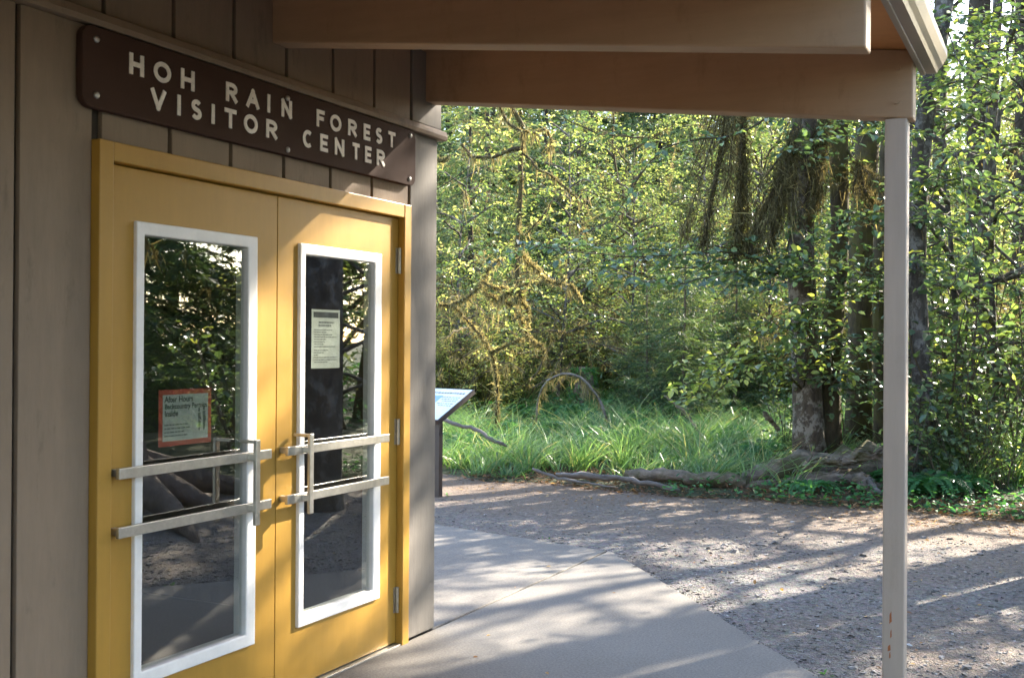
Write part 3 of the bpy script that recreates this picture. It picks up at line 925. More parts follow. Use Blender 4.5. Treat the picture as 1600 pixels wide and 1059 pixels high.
# ------------------------------------------------------------------ plants: builders
def zpath(origin, scale, pts, Z, dz=0.0, n=None):
    """photograph polyline (zoom coordinates) placed at depth Z, wandering in depth by dz"""
    m = len(pts)
    w = np.cumsum(rng.normal(size=m)) * dz
    P = [at(origin[0] + p[0] * scale, origin[1] + p[1] * scale, Z + w[k]) for k, p in enumerate(pts)]
    return smooth_path(P, n or max(6, m * 4))


def conifer(H, z0, R, nb, strip=0.12, sw=0.024, r0=0.22, droop=0.5, moss=0.5, lean=0.0, tmu=0.4, sub=0.16, br=1.0):
    """trunk, needle crown and hanging moss (local arrays)"""
    gt, gc, gm = Geo(), Geo(), Geo()
    zs = np.linspace(-0.3, H, 14)
    path = np.stack([lean * zs + 0.04 * np.sin(zs * 0.7), 0.05 * np.sin(zs * 0.5 + 1), zs], 1)
    rr = r0 * (1 - zs.clip(0) / H) ** 0.8 + 0.012
    rr[0] *= 1.35; rr[1] *= 1.08
    tube(gt, path, rr, 10, 0.5, 0.10)
    for k in range(nb):
        z = z0 + (H - z0) * (k + rng.random()) / nb
        f = (z - z0) / (H - z0)
        az = rng.uniform(0, 6.283)
        L = R * (1 - f) ** 0.7 * rng.uniform(0.65, 1.1) + 0.15
        p0 = np.array([np.interp(z, zs, path[:, i]) for i in range(3)])
        d = np.array([math.cos(az), math.sin(az), 0.12])
        m = 7
        u = np.linspace(0, 1, m)
        bp = p0 + d * L * u[:, None] + np.array([0, 0, 1.0]) * (-droop * L * (u ** 1.7) + 0.18 * L * u ** 4)[:, None] + np.cumsum(rng.normal(size=(m, 3)) * 0.02 * L, 0)
        tube(gt, bp, np.linspace(0.010 + 0.014 * L / max(R, 1), 0.004, m) * br, 4, 0.5, cap=False)
        nsub = max(4, int(L / sub))
        uu = np.linspace(0.10, 1.0, nsub)
        x = uu * (m - 1); i0 = np.minimum(x.astype(int), m - 2); fr = (x - i0)[:, None]
        SP = bp[i0] * (1 - fr) + bp[i0 + 1] * fr
        TD = norm(bp[i0 + 1] - bp[i0])
        for sgn in (1, -1):
            h = norm(np.cross(TD, [0, 0, 1.0])) * sgn
            sl = (0.10 + 0.30 * L * np.sin(np.pi * np.clip(uu * 0.85 + 0.1, 0, 1))) * rng.uniform(0.6, 1.2, nsub)
            SD = norm(TD * 0.75 + h * 0.8 + rng.normal(size=(nsub, 3)) * 0.15 + np.array([0, 0, -0.22 * droop]))
            ns = int(np.clip(np.median(sl) / (strip * 0.36), 3, 10))
            w = rng.random((nsub, ns))
            w = np.sort(w, 1)
            PP = (SP[:, None] + SD[:, None] * (w * sl[:, None])[..., None]).reshape(-1, 3) + np.array([0, 0, -1.0]) * (w * w * sl[:, None] * 0.25 * droop).reshape(-1, 1)
            DD = np.repeat(SD, ns, 0) + rng.normal(size=(nsub * ns, 3)) * 0.42 + np.array([0, 0, -0.15])
            n_ = len(PP)
            strips(gc, PP, DD, strip * rng.uniform(0.6, 1.3, n_), sw * rng.uniform(0.6, 1.3, n_), np.clip(tmu + 0.12 * rng.normal() + 0.2 * rng.normal(size=n_), 0, 1), 1, None, 0.3)
        if moss and rng.random() < moss:
            hang_moss(gm, bp, 60, 0.05, 0.36, 0.018, 0.045, 0.7)
    return gt, gc, gm


def broadleaf(H, z0, R, nl, leaf, r0=0.14, lean=0.0, fine=False, dens=1.0, tmu=0.45, moss=0.3, sub_len=0.7):
    gt, gc, gm = Geo(), Geo(), Geo()
    zs = np.linspace(-0.3, H, 12)
    ph = rng.uniform(0, 6, 2)
    cr = 0.10 if lean < 0.05 else 0.38
    path = np.stack([lean * zs + cr * np.sin(zs * 0.9 + ph[0]) - cr * math.sin(ph[0]), cr * np.sin(zs * 0.75 + ph[1]) - cr * math.sin(ph[1]), zs], 1)
    rr = r0 * (1 - 0.85 * zs.clip(0) / H)
    rr[0] *= 1.4
    tube(gt, path, rr, 9, 0.5, 0.12)
    for k in range(nl):
        z = z0 + (H - z0) * (k + rng.random()) / nl
        f = (z - z0) / (H - z0)
        az = k * 2.4 + rng.uniform(-0.5, 0.5)
        L = R * (1 - 0.55 * f) * rng.uniform(0.7, 1.15)
        p0 = np.array([np.interp(z, zs, path[:, i]) for i in range(3)])
        bp = twig_path(p0, (math.cos(az), math.sin(az), 0.35 + 0.5 * f), L, 7, 0.13, -0.02)
        tube(gt, bp, np.linspace(0.02 + 0.012 * L, 0.008, 7), 5, 0.5, cap=False)
        if rng.random() < moss: hang_moss(gm, bp, 60, 0.04, 0.3, 0.02, 0.045, 0.65)
        for q in range(int(4 * L * dens) + 2):
            u = rng.uniform(0.25, 1.0) * 5.999
            i0 = int(u); p = bp[i0] * (1 - (u - i0)) + bp[min(i0 + 1, 6)] * (u - i0)
            dd = norm(bp[min(i0 + 1, 6)] - bp[i0] + 1e-6) * 0.5 + rng.normal(size=3) * np.array([0.6, 0.6, 0.25])
            sp = twig_path(p, dd, rng.uniform(0.5, 1.1) * sub_len * 1.4, 5, 0.12, -0.02)
            spray(gt, gc, sp, 0.008, 0.003, sub_len * 0.55, 0.14 / dens, leaf, leaf * 0.62, tmu, 0.22, -0.03, fine, 0.4, 3, 0.72, False)
    return gt, gc, gm


def shrub(H, R, nst, leaf, fine=False, tmu=0.5, up=1.0, sub_len=0.32, sub_step=0.11, wr=0.62, flat=0.45, leaf_step=0.6, twigs=True):
    """many-stemmed leafy shrub (local arrays)"""
    gt, gc = Geo(), Geo()
    for k in range(nst):
        az = rng.uniform(0, 6.283); a = rng.uniform(0.15, 1.0)
        L = H * rng.uniform(0.6, 1.15)
        p0 = np.array([math.cos(az), math.sin(az), 0]) * 0.10 * R * rng.random() + np.array([0, 0, -0.05])
        d = np.array([math.cos(az) * a * R / H, math.sin(az) * a * R / H, up])
        bp = twig_path(p0, d, L, 8, 0.10, -0.035)
        lo = int(rng.integers(0, 3))
        tube(gt, bp[:lo + 1], 0.011, 4, 0.5, cap=False) if lo else None
        spray(gt, gc, bp[lo:], 0.010, 0.003, sub_len * rng.uniform(0.7, 1.2), sub_step, leaf, leaf * leaf_step, tmu + 0.08 * rng.normal(), 0.2, -0.02, fine, flat, 4, wr, twigs)
    return gt, gc


def thing_from(name, loc, parts, label, cat, group=None, rz=0.0, sc=1.0, world_space=False):
    o = empty(name, loc, rz, label, cat, group)
    o.scale = (sc, sc, sc)
    for (pn, me) in parts:
        c = link(pn, me, None, o, world_space)
        if pn in ("crown", "leaves", "fronds", "hanging_moss"): c["kind"] = "stuff"
    return o


# ------------------------------------------------------------------ sedge meadow: grass stuff
def grass_field(n, zfun, tuft=True):
    Z = 11.2 + 13.0 * rng.random(n) ** 1.5
    lat = rng.uniform(-0.20, 0.52, n) * Z
    x = CAM[0] + R0[0] * lat + FW[0] * Z; y = R0[1] * lat + FW[1] * Z
    # gather the blades into tussocks
    cx = np.round(x / 0.42 + 0.35 * np.sin(y * 3.1)) * 0.42; cy = np.round(y / 0.42 + 0.35 * np.sin(x * 2.7)) * 0.42
    k = rng.uniform(0.25, 0.75, n)
    x = x * k + cx * (1 - k); y = y * k + cy * (1 - k)
    d = y - edge_y(x)
    patch = 0.5 + 0.5 * np.sin(x * 1.9 + 1.0) * np.sin(y * 1.3 - 0.4)
    keep = (d > 0.05 + 0.25 * rng.random(n)) & (rng.random(n) < 0.45 + 0.55 * patch)
    keep &= ~((x > -0.3) & (x < 3.2) & (d < 1.6) & (rng.random(n) < 0.9))
    keep &= ~((x > 0.6) & (rng.random(n) < 0.55))
    keep &= ~((x > -2.3) & (x < 1.0) & (d < 0.55 + 0.15 * np.sin(x * 6)))
    hole = np.sin(x * 2.3 + 2.0) * np.sin(y * 2.0 + 0.5) + 0.5 * np.sin(x * 5.1) * np.sin(y * 4.3)
    keep &= ~((hole > 0.62) & (rng.random(n) < 0.8))
    x, y, d, cx, cy, patch = x[keep], y[keep], d[keep], cx[keep], cy[keep], patch[keep]
    return x, y, d, cx, cy, patch


x, y, d, cx, cy, patch = grass_field(100000, terrain)
n = len(x)
hsh = np.sin(cx * 12.9898 + cy * 78.233) * 43758.5453; hsh = hsh - np.floor(hsh)
L = (0.26 + 0.34 * rng.random(n)) * (0.65 + 0.6 * hsh) * (0.55 + 0.45 * sstep(0, 0.8, d)) * (0.75 + 0.4 * patch)
az = np.arctan2(y - cy, x - cx) + rng.normal(size=n) * 0.9
out = np.stack([np.cos(az), np.sin(az), np.zeros(n)], 1)
ln = rng.uniform(0.05, 0.55, n)[:, None]
D = norm(np.array([0, 0, 1.0]) + out * ln)
curve = out * (L * rng.uniform(0.15, 0.75, n))[:, None] + np.array([0, 0, -1.0]) * (L * rng.uniform(0.05, 0.55, n))[:, None]
g = Geo()
tt = np.clip(0.25 + 0.5 * hsh * 0.8 + 0.26 * rng.normal(size=n), 0, 0.9)
dry = rng.random(n) < 0.11
tt[dry] = rng.uniform(0.93, 1.0, dry.sum())
strips(g, np.stack([x, y, terrain(x, y) - 0.02], 1), D, L, rng.uniform(0.006, 0.020, n) ** 1.0, tt, 3, curve, 0.15)
tag(g.build("grass", M["grass"]), "long arching green sedge grass of the meadow beyond the gravel", "grass", kind="stuff")

# low leafy ground cover at the gravel edge, by the rotten log and on the forest floor
g = Geo()
n = 5200
u = rng.random(n)
x = rng.uniform(-0.6, 5.0, n); y = edge_y(x) - 0.10 + 1.5 * u ** 1.4
keep = (rng.random(n) < 0.36) & ~((x < 0.2) & (rng.random(n) < 0.5))
x, y = x[keep], y[keep]; n = len(x)
P = np.stack([x, y, np.maximum(terrain(x, y), -0.01) + rng.uniform(0.01, 0.13, n)], 1)
A = np.stack([rng.normal(size=n), rng.normal(size=n), rng.normal(size=n) * 0.25], 1)
Ls = rng.uniform(0.025, 0.07, n)
leaves(g, P, A, np.array([0, 0, 1.0]) + rng.normal(size=(n, 3)) * 0.35, Ls, Ls * 0.8, np.clip(0.4 + 0.2 * rng.normal(size=n), 0, 1), True)
n = 26000
x = rng.uniform(-14, 16, n); y = edge_y(x) + 5 + 24 * rng.random(n)
P = np.stack([x, y, terrain(x, y) + rng.uniform(0.0, 0.35, n)], 1)
A = np.stack([rng.normal(size=n), rng.normal(size=n), rng.normal(size=n) * 0.4], 1)
Ls = rng.uniform(0.06, 0.16, n)
leaves(g, P, A, np.array([0, 0, 1.0]) + rng.normal(size=(n, 3)) * 0.5, Ls, Ls * 0.6, np.clip(0.35 + 0.2 * rng.normal(size=n), 0, 1), False)
tag(g.build("ground_cover", M["fern"]), "low green ground cover leaves at the forest edge", "ground cover", kind="stuff")

# dry needles and leaf scraps on the gravel near the forest edge
g = Geo()
n = 6000
x = rng.uniform(-4.2, 5.0, n); y = edge_y(x) + 0.15 - 1.1 * rng.random(n) ** 2.2
den = 0.25 + 0.75 * sstep(0.2, 1.6, x)
keep = rng.random(n) < den
x, y = x[keep], y[keep]; n = len(x)
A = np.stack([rng.normal(size=n), rng.normal(size=n), np.abs(rng.normal(size=n)) * 0.1], 1)
Ls = rng.uniform(0.015, 0.05, n)
leaves(g, np.stack([x, y, np.maximum(gravel_z(x, y), terrain(x, y)) + 0.004], 1), A, np.array([0, 0, 1.0]) + rng.normal(size=(n, 3)) * 0.2, Ls, Ls * rng.uniform(0.15, 0.7, n), np.clip(0.45 + 0.25 * rng.normal(size=n), 0, 1), False)
n = 6500
x = rng.uniform(-3.0, 4.0, n); y = edge_y(x) + rng.uniform(-0.1, 1.1, n)
A = np.stack([rng.normal(size=n), rng.normal(size=n), np.abs(rng.normal(size=n)) * 0.25], 1)
Ls = rng.uniform(0.02, 0.09, n)
leaves(g, np.stack([x, y, np.maximum(gravel_z(x, y), terrain(x, y)) + 0.012 * rng.random(n)], 1), A, np.array([0, 0, 1.0]) + rng.normal(size=(n, 3)) * 0.4, Ls, Ls * rng.uniform(0.1, 0.5, n), np.clip(0.12 + 0.22 * rng.normal(size=n), 0, 1), False)
n = 420
x = rng.uniform(-2.5, 3.4, n); y = rng.uniform(4.2, 10.4, n)
keep = ~((x < 0.06) & (y < 5.15)) & (~inside_slab(x, y) | (rng.random(n) < 0.12))
x, y = x[keep], y[keep]; n = len(x)
A = np.stack([rng.normal(size=n), rng.normal(size=n), np.abs(rng.normal(size=n)) * 0.1], 1)
Ls = rng.uniform(0.012, 0.035, n)
zz = np.where(inside_slab(x, y), 0.002, gravel_z(x, y) + 0.006)
leaves(g, np.stack([x, y, zz], 1), A, np.array([0, 0, 1.0]) + rng.normal(size=(n, 3)) * 0.25, Ls, Ls * rng.uniform(0.3, 0.7, n), np.clip(0.6 + 0.25 * rng.normal(size=n), 0, 1), True)
tag(g.build("leaf_litter", M["litter"]), "rust brown needles and leaf scraps along the gravel edge", "leaf litter", kind="stuff")

# small weeds growing out of the gravel
for (px, Z, s_, lab) in ((1288, 5.08, 0.8, "small green weed at the edge of the concrete slab near the porch post"),
                         (706, 11.0, 1.3, "small leafy weed at the foot of the interpretive panel"),
                         (853, 8.55, 0.7, "tiny weed at the corner where the concrete meets the gravel")):
    p = at(px, 535, Z); p[2] = -0.02
    gs, gl = shrub(0.06, 0.09, 6, 0.045, True, 0.55, 0.6, 0.05, 0.03, 0.6)
    thing_from("weed", p, [("stem", gs.mesh("stem", M["twig"])), ("leaves", gl.mesh("leaves", M["fern"]))], lab, "weed", "weeds in the gravel", 0, s_)

# ------------------------------------------------------------------ alders and mossy maples that can be told apart
def trunk_path(pts, n=16):
    """pts: (px, py, Z)"""
    return smooth_path([at(*p) for p in pts], n)


def add_trunk(g, pts, r0, r1, sides=14, lump=0.12, flare=1.35, n=18):
    path = trunk_path(pts, n)
    rr = np.linspace(r0, r1, n); rr[0] *= flare; rr[1] *= 1 + (flare - 1) * 0.35
    tube(g, path, rr, sides, 0.5, lump)
    return path


def finish_tree(name, base, label, trunk_g, bmat, crown_g=None, moss_g=None, extra=(), lmat="leaf", cat="tree", group="trees at the forest edge"):
    o = empty(name, base, 0, label, cat, group)
    trunk_g.build("trunk", M[bmat], o, True)
    for (nm, gg, mm) in extra: gg.build(nm, M[mm], o, True)
    if crown_g is not None and crown_g.n: crown_g.build("crown", M[lmat], o)["kind"] = "stuff"
    if moss_g is not None and moss_g.n: moss_g.build("hanging_moss", M["moss"], o)["kind"] = "stuff"
    return o


def limb_to(gt, gc, gm, pts, r0, r1, leafy=True, leaf=0.085, sub=0.42, step=0.12, moss=0, tmu=0.35, lm=0.3, n=14, flat=0.35):
    path = smooth_path([at(*p) for p in pts], n)
    path[1:] += np.cumsum(rng.normal(size=(n - 1, 3)), 0) * 0.012
    if leafy: spray(gt, gc, path, r0, r1, sub, step, leaf, leaf * 0.62, tmu, 0.22, -0.03, True, flat, 6, 0.75)
    else: tube(gt, path, np.linspace(r0, r1, n), 7, 0.5, 0.15)
    if moss: hang_moss(gm, path, moss, 0.05, lm, 0.02, 0.035)
    return path


# twin alder behind the rotten log: pale trunk and dark trunk from one base
gt, gd, gc, gm = Geo(), Geo(), Geo(), Geo()
pa = add_trunk(gt, [(1268, 735, 12.5), (1264, 640, 12.5), (1256, 520, 12.52), (1252, 400, 12.55), (1254, 250, 12.6), (1262, 80, 12.6), (1262, -260, 12.6), (1250, -620, 12.6)], 0.165, 0.10)
pb = add_trunk(gd, [(1293, 735, 12.6), (1294, 620, 12.6), (1300, 500, 12.7), (1312, 380, 12.8), (1310, 230, 12.9), (1322, 60, 13.0), (1345, -200, 13.1), (1370, -560, 13.1)], 0.125, 0.06)
# leafy limb reaching over the meadow and smaller leafy twigs round the trunks
limb_to(gd, gc, gm, [(1246, 440, 12.4), (1150, 402, 12.0), (1020, 405, 11.7), (900, 400, 11.5), (770, 385, 11.3)], 0.013, 0.003, True, 0.085, 0.55, 0.085, 10, 0.30, 0.2, 20)
limb_to(gd, gc, gm, [(1230, 425, 12.4), (1120, 385, 12.3), (1000, 392, 12.4), (880, 380, 12.4), (760, 400, 12.4)], 0.010, 0.003, True, 0.095, 0.6, 0.07, 8, 0.28, 0.2, 20)
limb_to(gd, gc, gm, [(1230, 430, 12.4), (1130, 420, 11.6), (1020, 430, 11.2), (940, 415, 11.0)], 0.010, 0.003, True, 0.095, 0.55, 0.07, 8, 0.3, 0.2, 18)
limb_to(gd, gc, gm, [(1150, 402, 12.0), (1060, 425, 12.6), (960, 418, 13.0)], 0.010, 0.004, True, 0.08, 0.45, 0.10, 8, 0.3)
limb_to(gd, gc, gm, [(1250, 150, 12.5), (1150, 205, 11.8), (1040, 225, 11.4), (960, 330, 11.3)], 0.016, 0.004, True, 0.085, 0.40, 0.12, 6, 0.4)
limb_to(gd, gc, gm, [(1040, 225, 11.4), (960, 215, 11.2), (880, 180, 11.0)], 0.010, 0.004, True, 0.085, 0.36, 0.13, 0, 0.4)
for (a_, b_, c_, tm) in (((1250, 330, 12.4), (1200, 420, 12.1), (1150, 440, 12.0), 0.3), ((1262, 420, 12.4), (1280, 425, 12.0), (1330, 400, 11.9), 0.5), ((1262, 520, 12.4), (1262, 500, 12.1), (1220, 545, 12.0), 0.6),
                         ((1300, 530, 12.6), (1330, 545, 12.2), (1372, 530, 12.0), 0.4), ((1305, 470, 12.6), (1345, 455, 12.2), (1385, 420, 12.1), 0.35), ((1260, 510, 12.4), (1250, 505, 12.0), (1285, 525, 11.9), 0.4),
                         ((1300, 590, 12.5), (1330, 610, 12.2), (1365, 600, 12.0), 0.35), ((1320, 330, 12.7), (1350, 340, 12.3), (1390, 360, 12.1), 0.35), ((1250, 250, 12.5), (1300, 190, 12.0), (1390, 200, 11.9), 0.4),
                         ((1255, 610, 12.4), (1180, 545, 12.1), (1070, 575, 11.9), 0.8), ((1180, 560, 12.1), (1120, 590, 12.2), (1050, 600, 12.1), 0.75)):
    for q in range(3):
        j = lambda p, k: (p[0] + k * rng.normal() * 16, p[1] + k * rng.normal() * 16, p[2] - 0.1 * q * k)
        limb_to(gd, gc, gm, [a_, j(b_, q), j(c_, q)], 0.008, 0.003, True, 0.09, 0.36, 0.075, 0, tm + 0.1 * (q - 1), n=9)
for q in range(26):
    src = pa if q % 2 else pb
    i0 = int(rng.integers(1, 9))
    tw = twig_path(src[i0], (rng.normal(), -0.8, rng.normal() * 0.4), rng.uniform(0.25, 0.6), 5, 0.2, -0.03)
    spray(gd, gc, tw, 0.005, 0.002, 0.2, 0.07, 0.075, 0.05, 0.4, 0.25)
# drooping, moss-hung dead branches from the upper trunks
for pts, r0 in (([(1250, 60, 12.5), (1205, 30, 12.1), (1150, 120, 11.9), (1128, 230, 11.9), (1108, 330, 11.9), (1098, 385, 11.9)], 0.030),
                ([(1205, 30, 12.1), (1170, 110, 12.2), (1158, 230, 12.2), (1156, 320, 12.2), (1148, 400, 12.2)], 0.030),
                ([(1252, 130, 12.5), (1243, 200, 12.2), (1215, 290, 12.0), (1188, 340, 12.0), (1170, 405, 12.0)], 0.035),
                ([(1250, 160, 12.4), (1232, 260, 12.1), (1214, 330, 12.0), (1205, 380, 12.0)], 0.018),
                ([(1300, 120, 12.8), (1288, 200, 12.4), (1278, 270, 12.3), (1272, 330, 12.3)], 0.024),
                ([(1320, 230, 12.9), (1345, 270, 12.6), (1352, 300, 12.5), (1372, 325, 12.5)], 0.014)):
    p = smooth_path([at(*q) for q in pts], 22)
    tube(gd, p, np.linspace(r0 * 1.3, 0.02, 22), 8, 0.5, 0.4)
    hang_moss(gm, p[6:], 900, 0.05, 0.30, 0.013, 0.07, 0.3)
    hang_moss(gm, p[12:], 200, 0.06, 0.34, 0.010, 0.10, 0.6)
    for q in range(3):
        off = rng.normal(size=3) * np.array([0.10, 0.10, 0.03]); i1 = int(rng.integers(15, 22))
        w_ = np.linspace(0, 1, i1 - 7)[:, None]
        ps_ = p[7:i1] + off * w_ * 1.6
        tube(gd, ps_, np.linspace(0.012, 0.005, len(ps_)), 5, 0.5, 0.3)
        hang_moss(gm, ps_, 420, 0.05, 0.30, 0.013, 0.06, 0.4)
    for q in range(9):
        i0 = int(rng.integers(8, 21))
        tw = twig_path(p[i0], rng.normal(size=3) * np.array([0.5, 0.5, 0.2]) + np.array([0, 0, -0.5]), rng.uniform(0.15, 0.5), 5, 0.2, -0.05)
        tube(gd, tw, np.linspace(0.007, 0.002, 5), 3, 0.5, cap=False)
        hang_moss(gm, tw, 50, 0.04, 0.25, 0.014, 0.02, 0.45)
hang_moss(gm, pb[9:14], 60, 0.05, 0.3, 0.02, 0.10, 0.4)
o = finish_tree("alder_tree", on_ground(1275, 12.5), "twin-trunked alder with pale mottled bark rising behind the rotten log", gt, "bark_pale", gc, gm, [("trunk", gd, "bark_moss")])

# mossy trunk right behind, partly leaf-hidden
gt, gc, gm = Geo(), Geo(), Geo()
p = add_trunk(gt, [(1340, 722, 14.0), (1342, 620, 14.0), (1345, 500, 14.0), (1346, 400, 14.1), (1352, 280, 14.1), (1356, 190, 14.1), (1350, 0, 14.2), (1352, -400, 14.3)], 0.165, 0.11)
hang_moss(gm, p[3:], 40, 0.05, 0.35, 0.02, 0.16, 0.4)
limb_to(gt, gc, gm, [(1350, 250, 14.1), (1372, 300, 13.9), (1385, 400, 13.8)], 0.03, 0.012, False, moss=70, lm=0.4)
for (a_, b_, c_) in (((1345, 460, 14), (1370, 450, 13.6), (1410, 470, 13.4)), ((1345, 640, 14), (1372, 620, 13.6), (1400, 640, 13.5)), ((1350, 330, 14), (1370, 320, 13.6), (1400, 300, 13.5)), ((1345, 560, 14), (1330, 540, 13.7), (1300, 520, 13.6))):
    limb_to(gt, gc, gm, [a_, b_, c_], 0.009, 0.003, True, 0.08, 0.4, 0.11, 0, 0.4, n=9)
finish_tree("maple_tree", on_ground(1340, 14.0), "moss-coated dark maple trunk standing just past the twin alder", gt, "bark_moss", gc, gm)
gt, gm, gc = Geo(), Geo(), Geo()
p = add_trunk(gt, [(1378, 725, 13.2), (1376, 600, 13.2), (1374, 430, 13.3), (1384, 250, 13.4), (1392, 100, 13.4), (1400, -300, 13.4)], 0.085, 0.05)
hang_moss(gm, p[2:], 30, 0.05, 0.25, 0.02, 0.08, 0.4)
finish_tree("maple_tree", on_ground(1378, 13.2), "slim mossy maple trunk half hidden by the porch post", gt, "bark_moss", gc, gm)
# leaning grey trunk to the other side of the post
gt, gc, gm = Geo(), Geo(), Geo()
p = add_trunk(gt, [(1450, 775, 11.9), (1448, 680, 11.9), (1438, 540, 11.95), (1432, 400, 12.0), (1437, 260, 12.05), (1455, 120, 12.1), (1475, 10, 12.2), (1512, -250, 12.3), (1530, -600, 12.4)], 0.105, 0.085)
for (a_, b_, c_, tm) in (((1436, 300, 12.0), (1480, 260, 11.6), (1540, 280, 11.4), 0.5), ((1450, 150, 12.1), (1500, 130, 11.7), (1570, 150, 11.5), 0.6), ((1432, 420, 12), (1480, 400, 11.6), (1550, 420, 11.4), 0.4),
                         ((1470, 30, 12.1), (1530, 40, 11.8), (1610, 20, 11.6), 0.5), ((1445, 200, 12.1), (1500, 190, 12.3), (1560, 220, 12.4), 0.6), ((1434, 360, 12), (1460, 340, 11.5), (1490, 370, 11.3), 0.35),
                         ((1460, 90, 12.1), (1500, 80, 12.5), (1580, 100, 12.6), 0.6), ((1440, 640, 11.9), (1470, 640, 11.6), (1500, 690, 11.5), 0.3), ((1440, 700, 11.9), (1430, 690, 11.5), (1424, 740, 11.4), 0.3)):
    for q in range(3):
        j = lambda p, k: (p[0] + k * rng.normal() * 22, p[1] + k * rng.normal() * 22, p[2] - 0.12 * q * k)
        limb_to(gt, gc, gm, [a_, j(b_, q), j(c_, q)], 0.009, 0.003, True, 0.09, 0.45, 0.08, 0, tm + 0.12 * (q - 1), n=10)
hang_moss(gm, p[4:10], 14, 0.04, 0.2, 0.02, 0.10, 0.4)
finish_tree("alder_tree", on_ground(1450, 11.9), "leaning grey alder rising past the end of the gutter", gt, "bark_grey", gc, gm)
# deeper trunks to the right
for (pts, r, bm, lab, nm) in (
    ([(1545, 690, 17), (1540, 560, 17), (1532, 400, 17), (1530, 250, 17), (1528, 100, 17), (1535, -100, 17), (1540, -500, 17)], 0.19, "bark_dark", "dark spruce trunk standing deep behind the leafy thicket by the gutter", "spruce_tree"),
    ([(1536, 660, 15.5), (1538, 500, 15.5), (1537, 380, 15.5), (1545, 250, 15.5), (1556, 60, 15.6), (1570, -300, 15.6)], 0.085, "bark_grey", "slim pale grey alder trunk in front of the deep dark spruce", "alder_tree"),
    ([(1600, 690, 20), (1598, 560, 20), (1602, 400, 20), (1604, 150, 20), (1606, -300, 20)], 0.24, "bark_dark", "thick dark spruce trunk at the very edge of the picture", "spruce_tree"),
    ([(1470, 700, 19), (1466, 520, 19), (1463, 380, 19), (1468, 250, 19), (1470, 0, 19), (1470, -300, 19)], 0.13, "bark_moss", "mossy maple trunk deep in the thicket behind the leaning alder", "maple_tree")):
    gt, gm, gc = Geo(), Geo(), Geo()
    p = add_trunk(gt, pts, r, r * 0.7)
    hang_moss(gm, p[3:12], 60, 0.05, 0.22, 0.018, r, 0.3)
    for k in range(5):
        i0 = int(rng.integers(5, 13))
        bp = twig_path(p[i0], (rng.normal(), rng.normal(), -0.1), rng.uniform(0.5, 1.2), 7, 0.16, -0.05)
        tube(gt, bp, np.linspace(0.014, 0.005, 7), 5, 0.5)
        hang_moss(gm, bp, 70, 0.04, 0.2, 0.014, 0.025, 0.4)
        if nm != "spruce_tree": spray(gt, gc, bp, 0.01, 0.004, 0.5, 0.16, 0.09, 0.055, 0.5)
    finish_tree(nm, (p[0][0], p[0][1], float(terrain(p[0][0], p[0][1]))), lab, gt, bm, gc, gm)

# mossy vine maple with crooked golden branches over the grass
gt, gc, gm, gk = Geo(), Geo(), Geo(), Geo()
O1, O2, SC = (680, 160), (680, 380), 0.2267
ZV = 15.0
vm = [
    (O2, [(405, 1330), (425, 1150), (425, 1000), (410, 850), (380, 745), (345, 680), (270, 590), (200, 510), (125, 440), (60, 428), (-60, 425)], 0.034, 0.024, 1.0),
    (O2, [(105, 430), (180, 395), (240, 360), (290, 310), (330, 265), (365, 180), (410, 135), (455, 112)], 0.028, 0.018, 1.0),
    (O2, [(330, 265), (390, 300), (450, 310), (520, 325)], 0.022, 0.012, 1.2),
    (O2, [(345, 335), (390, 365), (430, 395), (480, 355), (540, 325), (600, 300), (655, 258)], 0.034, 0.022, 1.5),
    (O2, [(600, 300), (590, 370), (620, 430), (640, 480), (622, 560), (645, 650), (690, 690), (745, 715)], 0.040, 0.025, 1.2),
    (O2, [(470, 395), (520, 425), (560, 450), (590, 520), (610, 570)], 0.018, 0.016, 1.0),
    (O2, [(385, 750), (450, 725), (520, 695), (590, 665)], 0.010, 0.006, 0.3),
    (O2, [(545, 62), (590, 72), (625, 100), (655, 150), (710, 185)], 0.034, 0.02, 1.3),
    (O2, [(710, 185), (780, 260), (850, 275), (900, 240)], 0.016, 0.01, 1.2),
    (O2, [(930, 290), (970, 340), (1010, 390)], 0.022, 0.016, 1.2),
]
for (o_, pts, r0, r1, ms) in vm:
    p = zpath(o_, SC, pts, ZV, 0.05, len(pts) * 4)
    tube(gt, p, np.linspace(r0 * 0.6, r1 * 0.5, len(p)), 7, 0.5, 0.2)
    strips(gk, np.repeat(p, 14, 0) + rng.normal(size=(len(p) * 14, 3)) * r0 * 0.55, rng.normal(size=(len(p) * 14, 3)), 0.05, 0.022, np.clip(0.75 + 0.2 * rng.normal(size=len(p) * 14), 0, 1), 1)
    hang_moss(gm, p, 190 * ms, 0.03, 0.24 * ms + 0.06, 0.015, 0.035, 0.9)
v_, q_, t_ = gk.arrays(); gm.add(v_, q_, t_)
for k in range(16):
    px, py = rng.uniform(690, 830), rng.uniform(400, 560)
    sp = twig_path(at(px, py, ZV + rng.uniform(-0.3, 0.5)), (rng.normal(), rng.normal(), 0.1), 0.6, 5, 0.15, -0.02)
    spray(gt, gc, sp, 0.005, 0.002, 0.3, 0.12, 0.06, 0.04, 0.75, 0.2)
finish_tree("vine_maple", on_ground(772, ZV), "crooked vine maple with golden moss-laden branches over the meadow", gt, "bark_moss", gc, gm, (), "shrub")

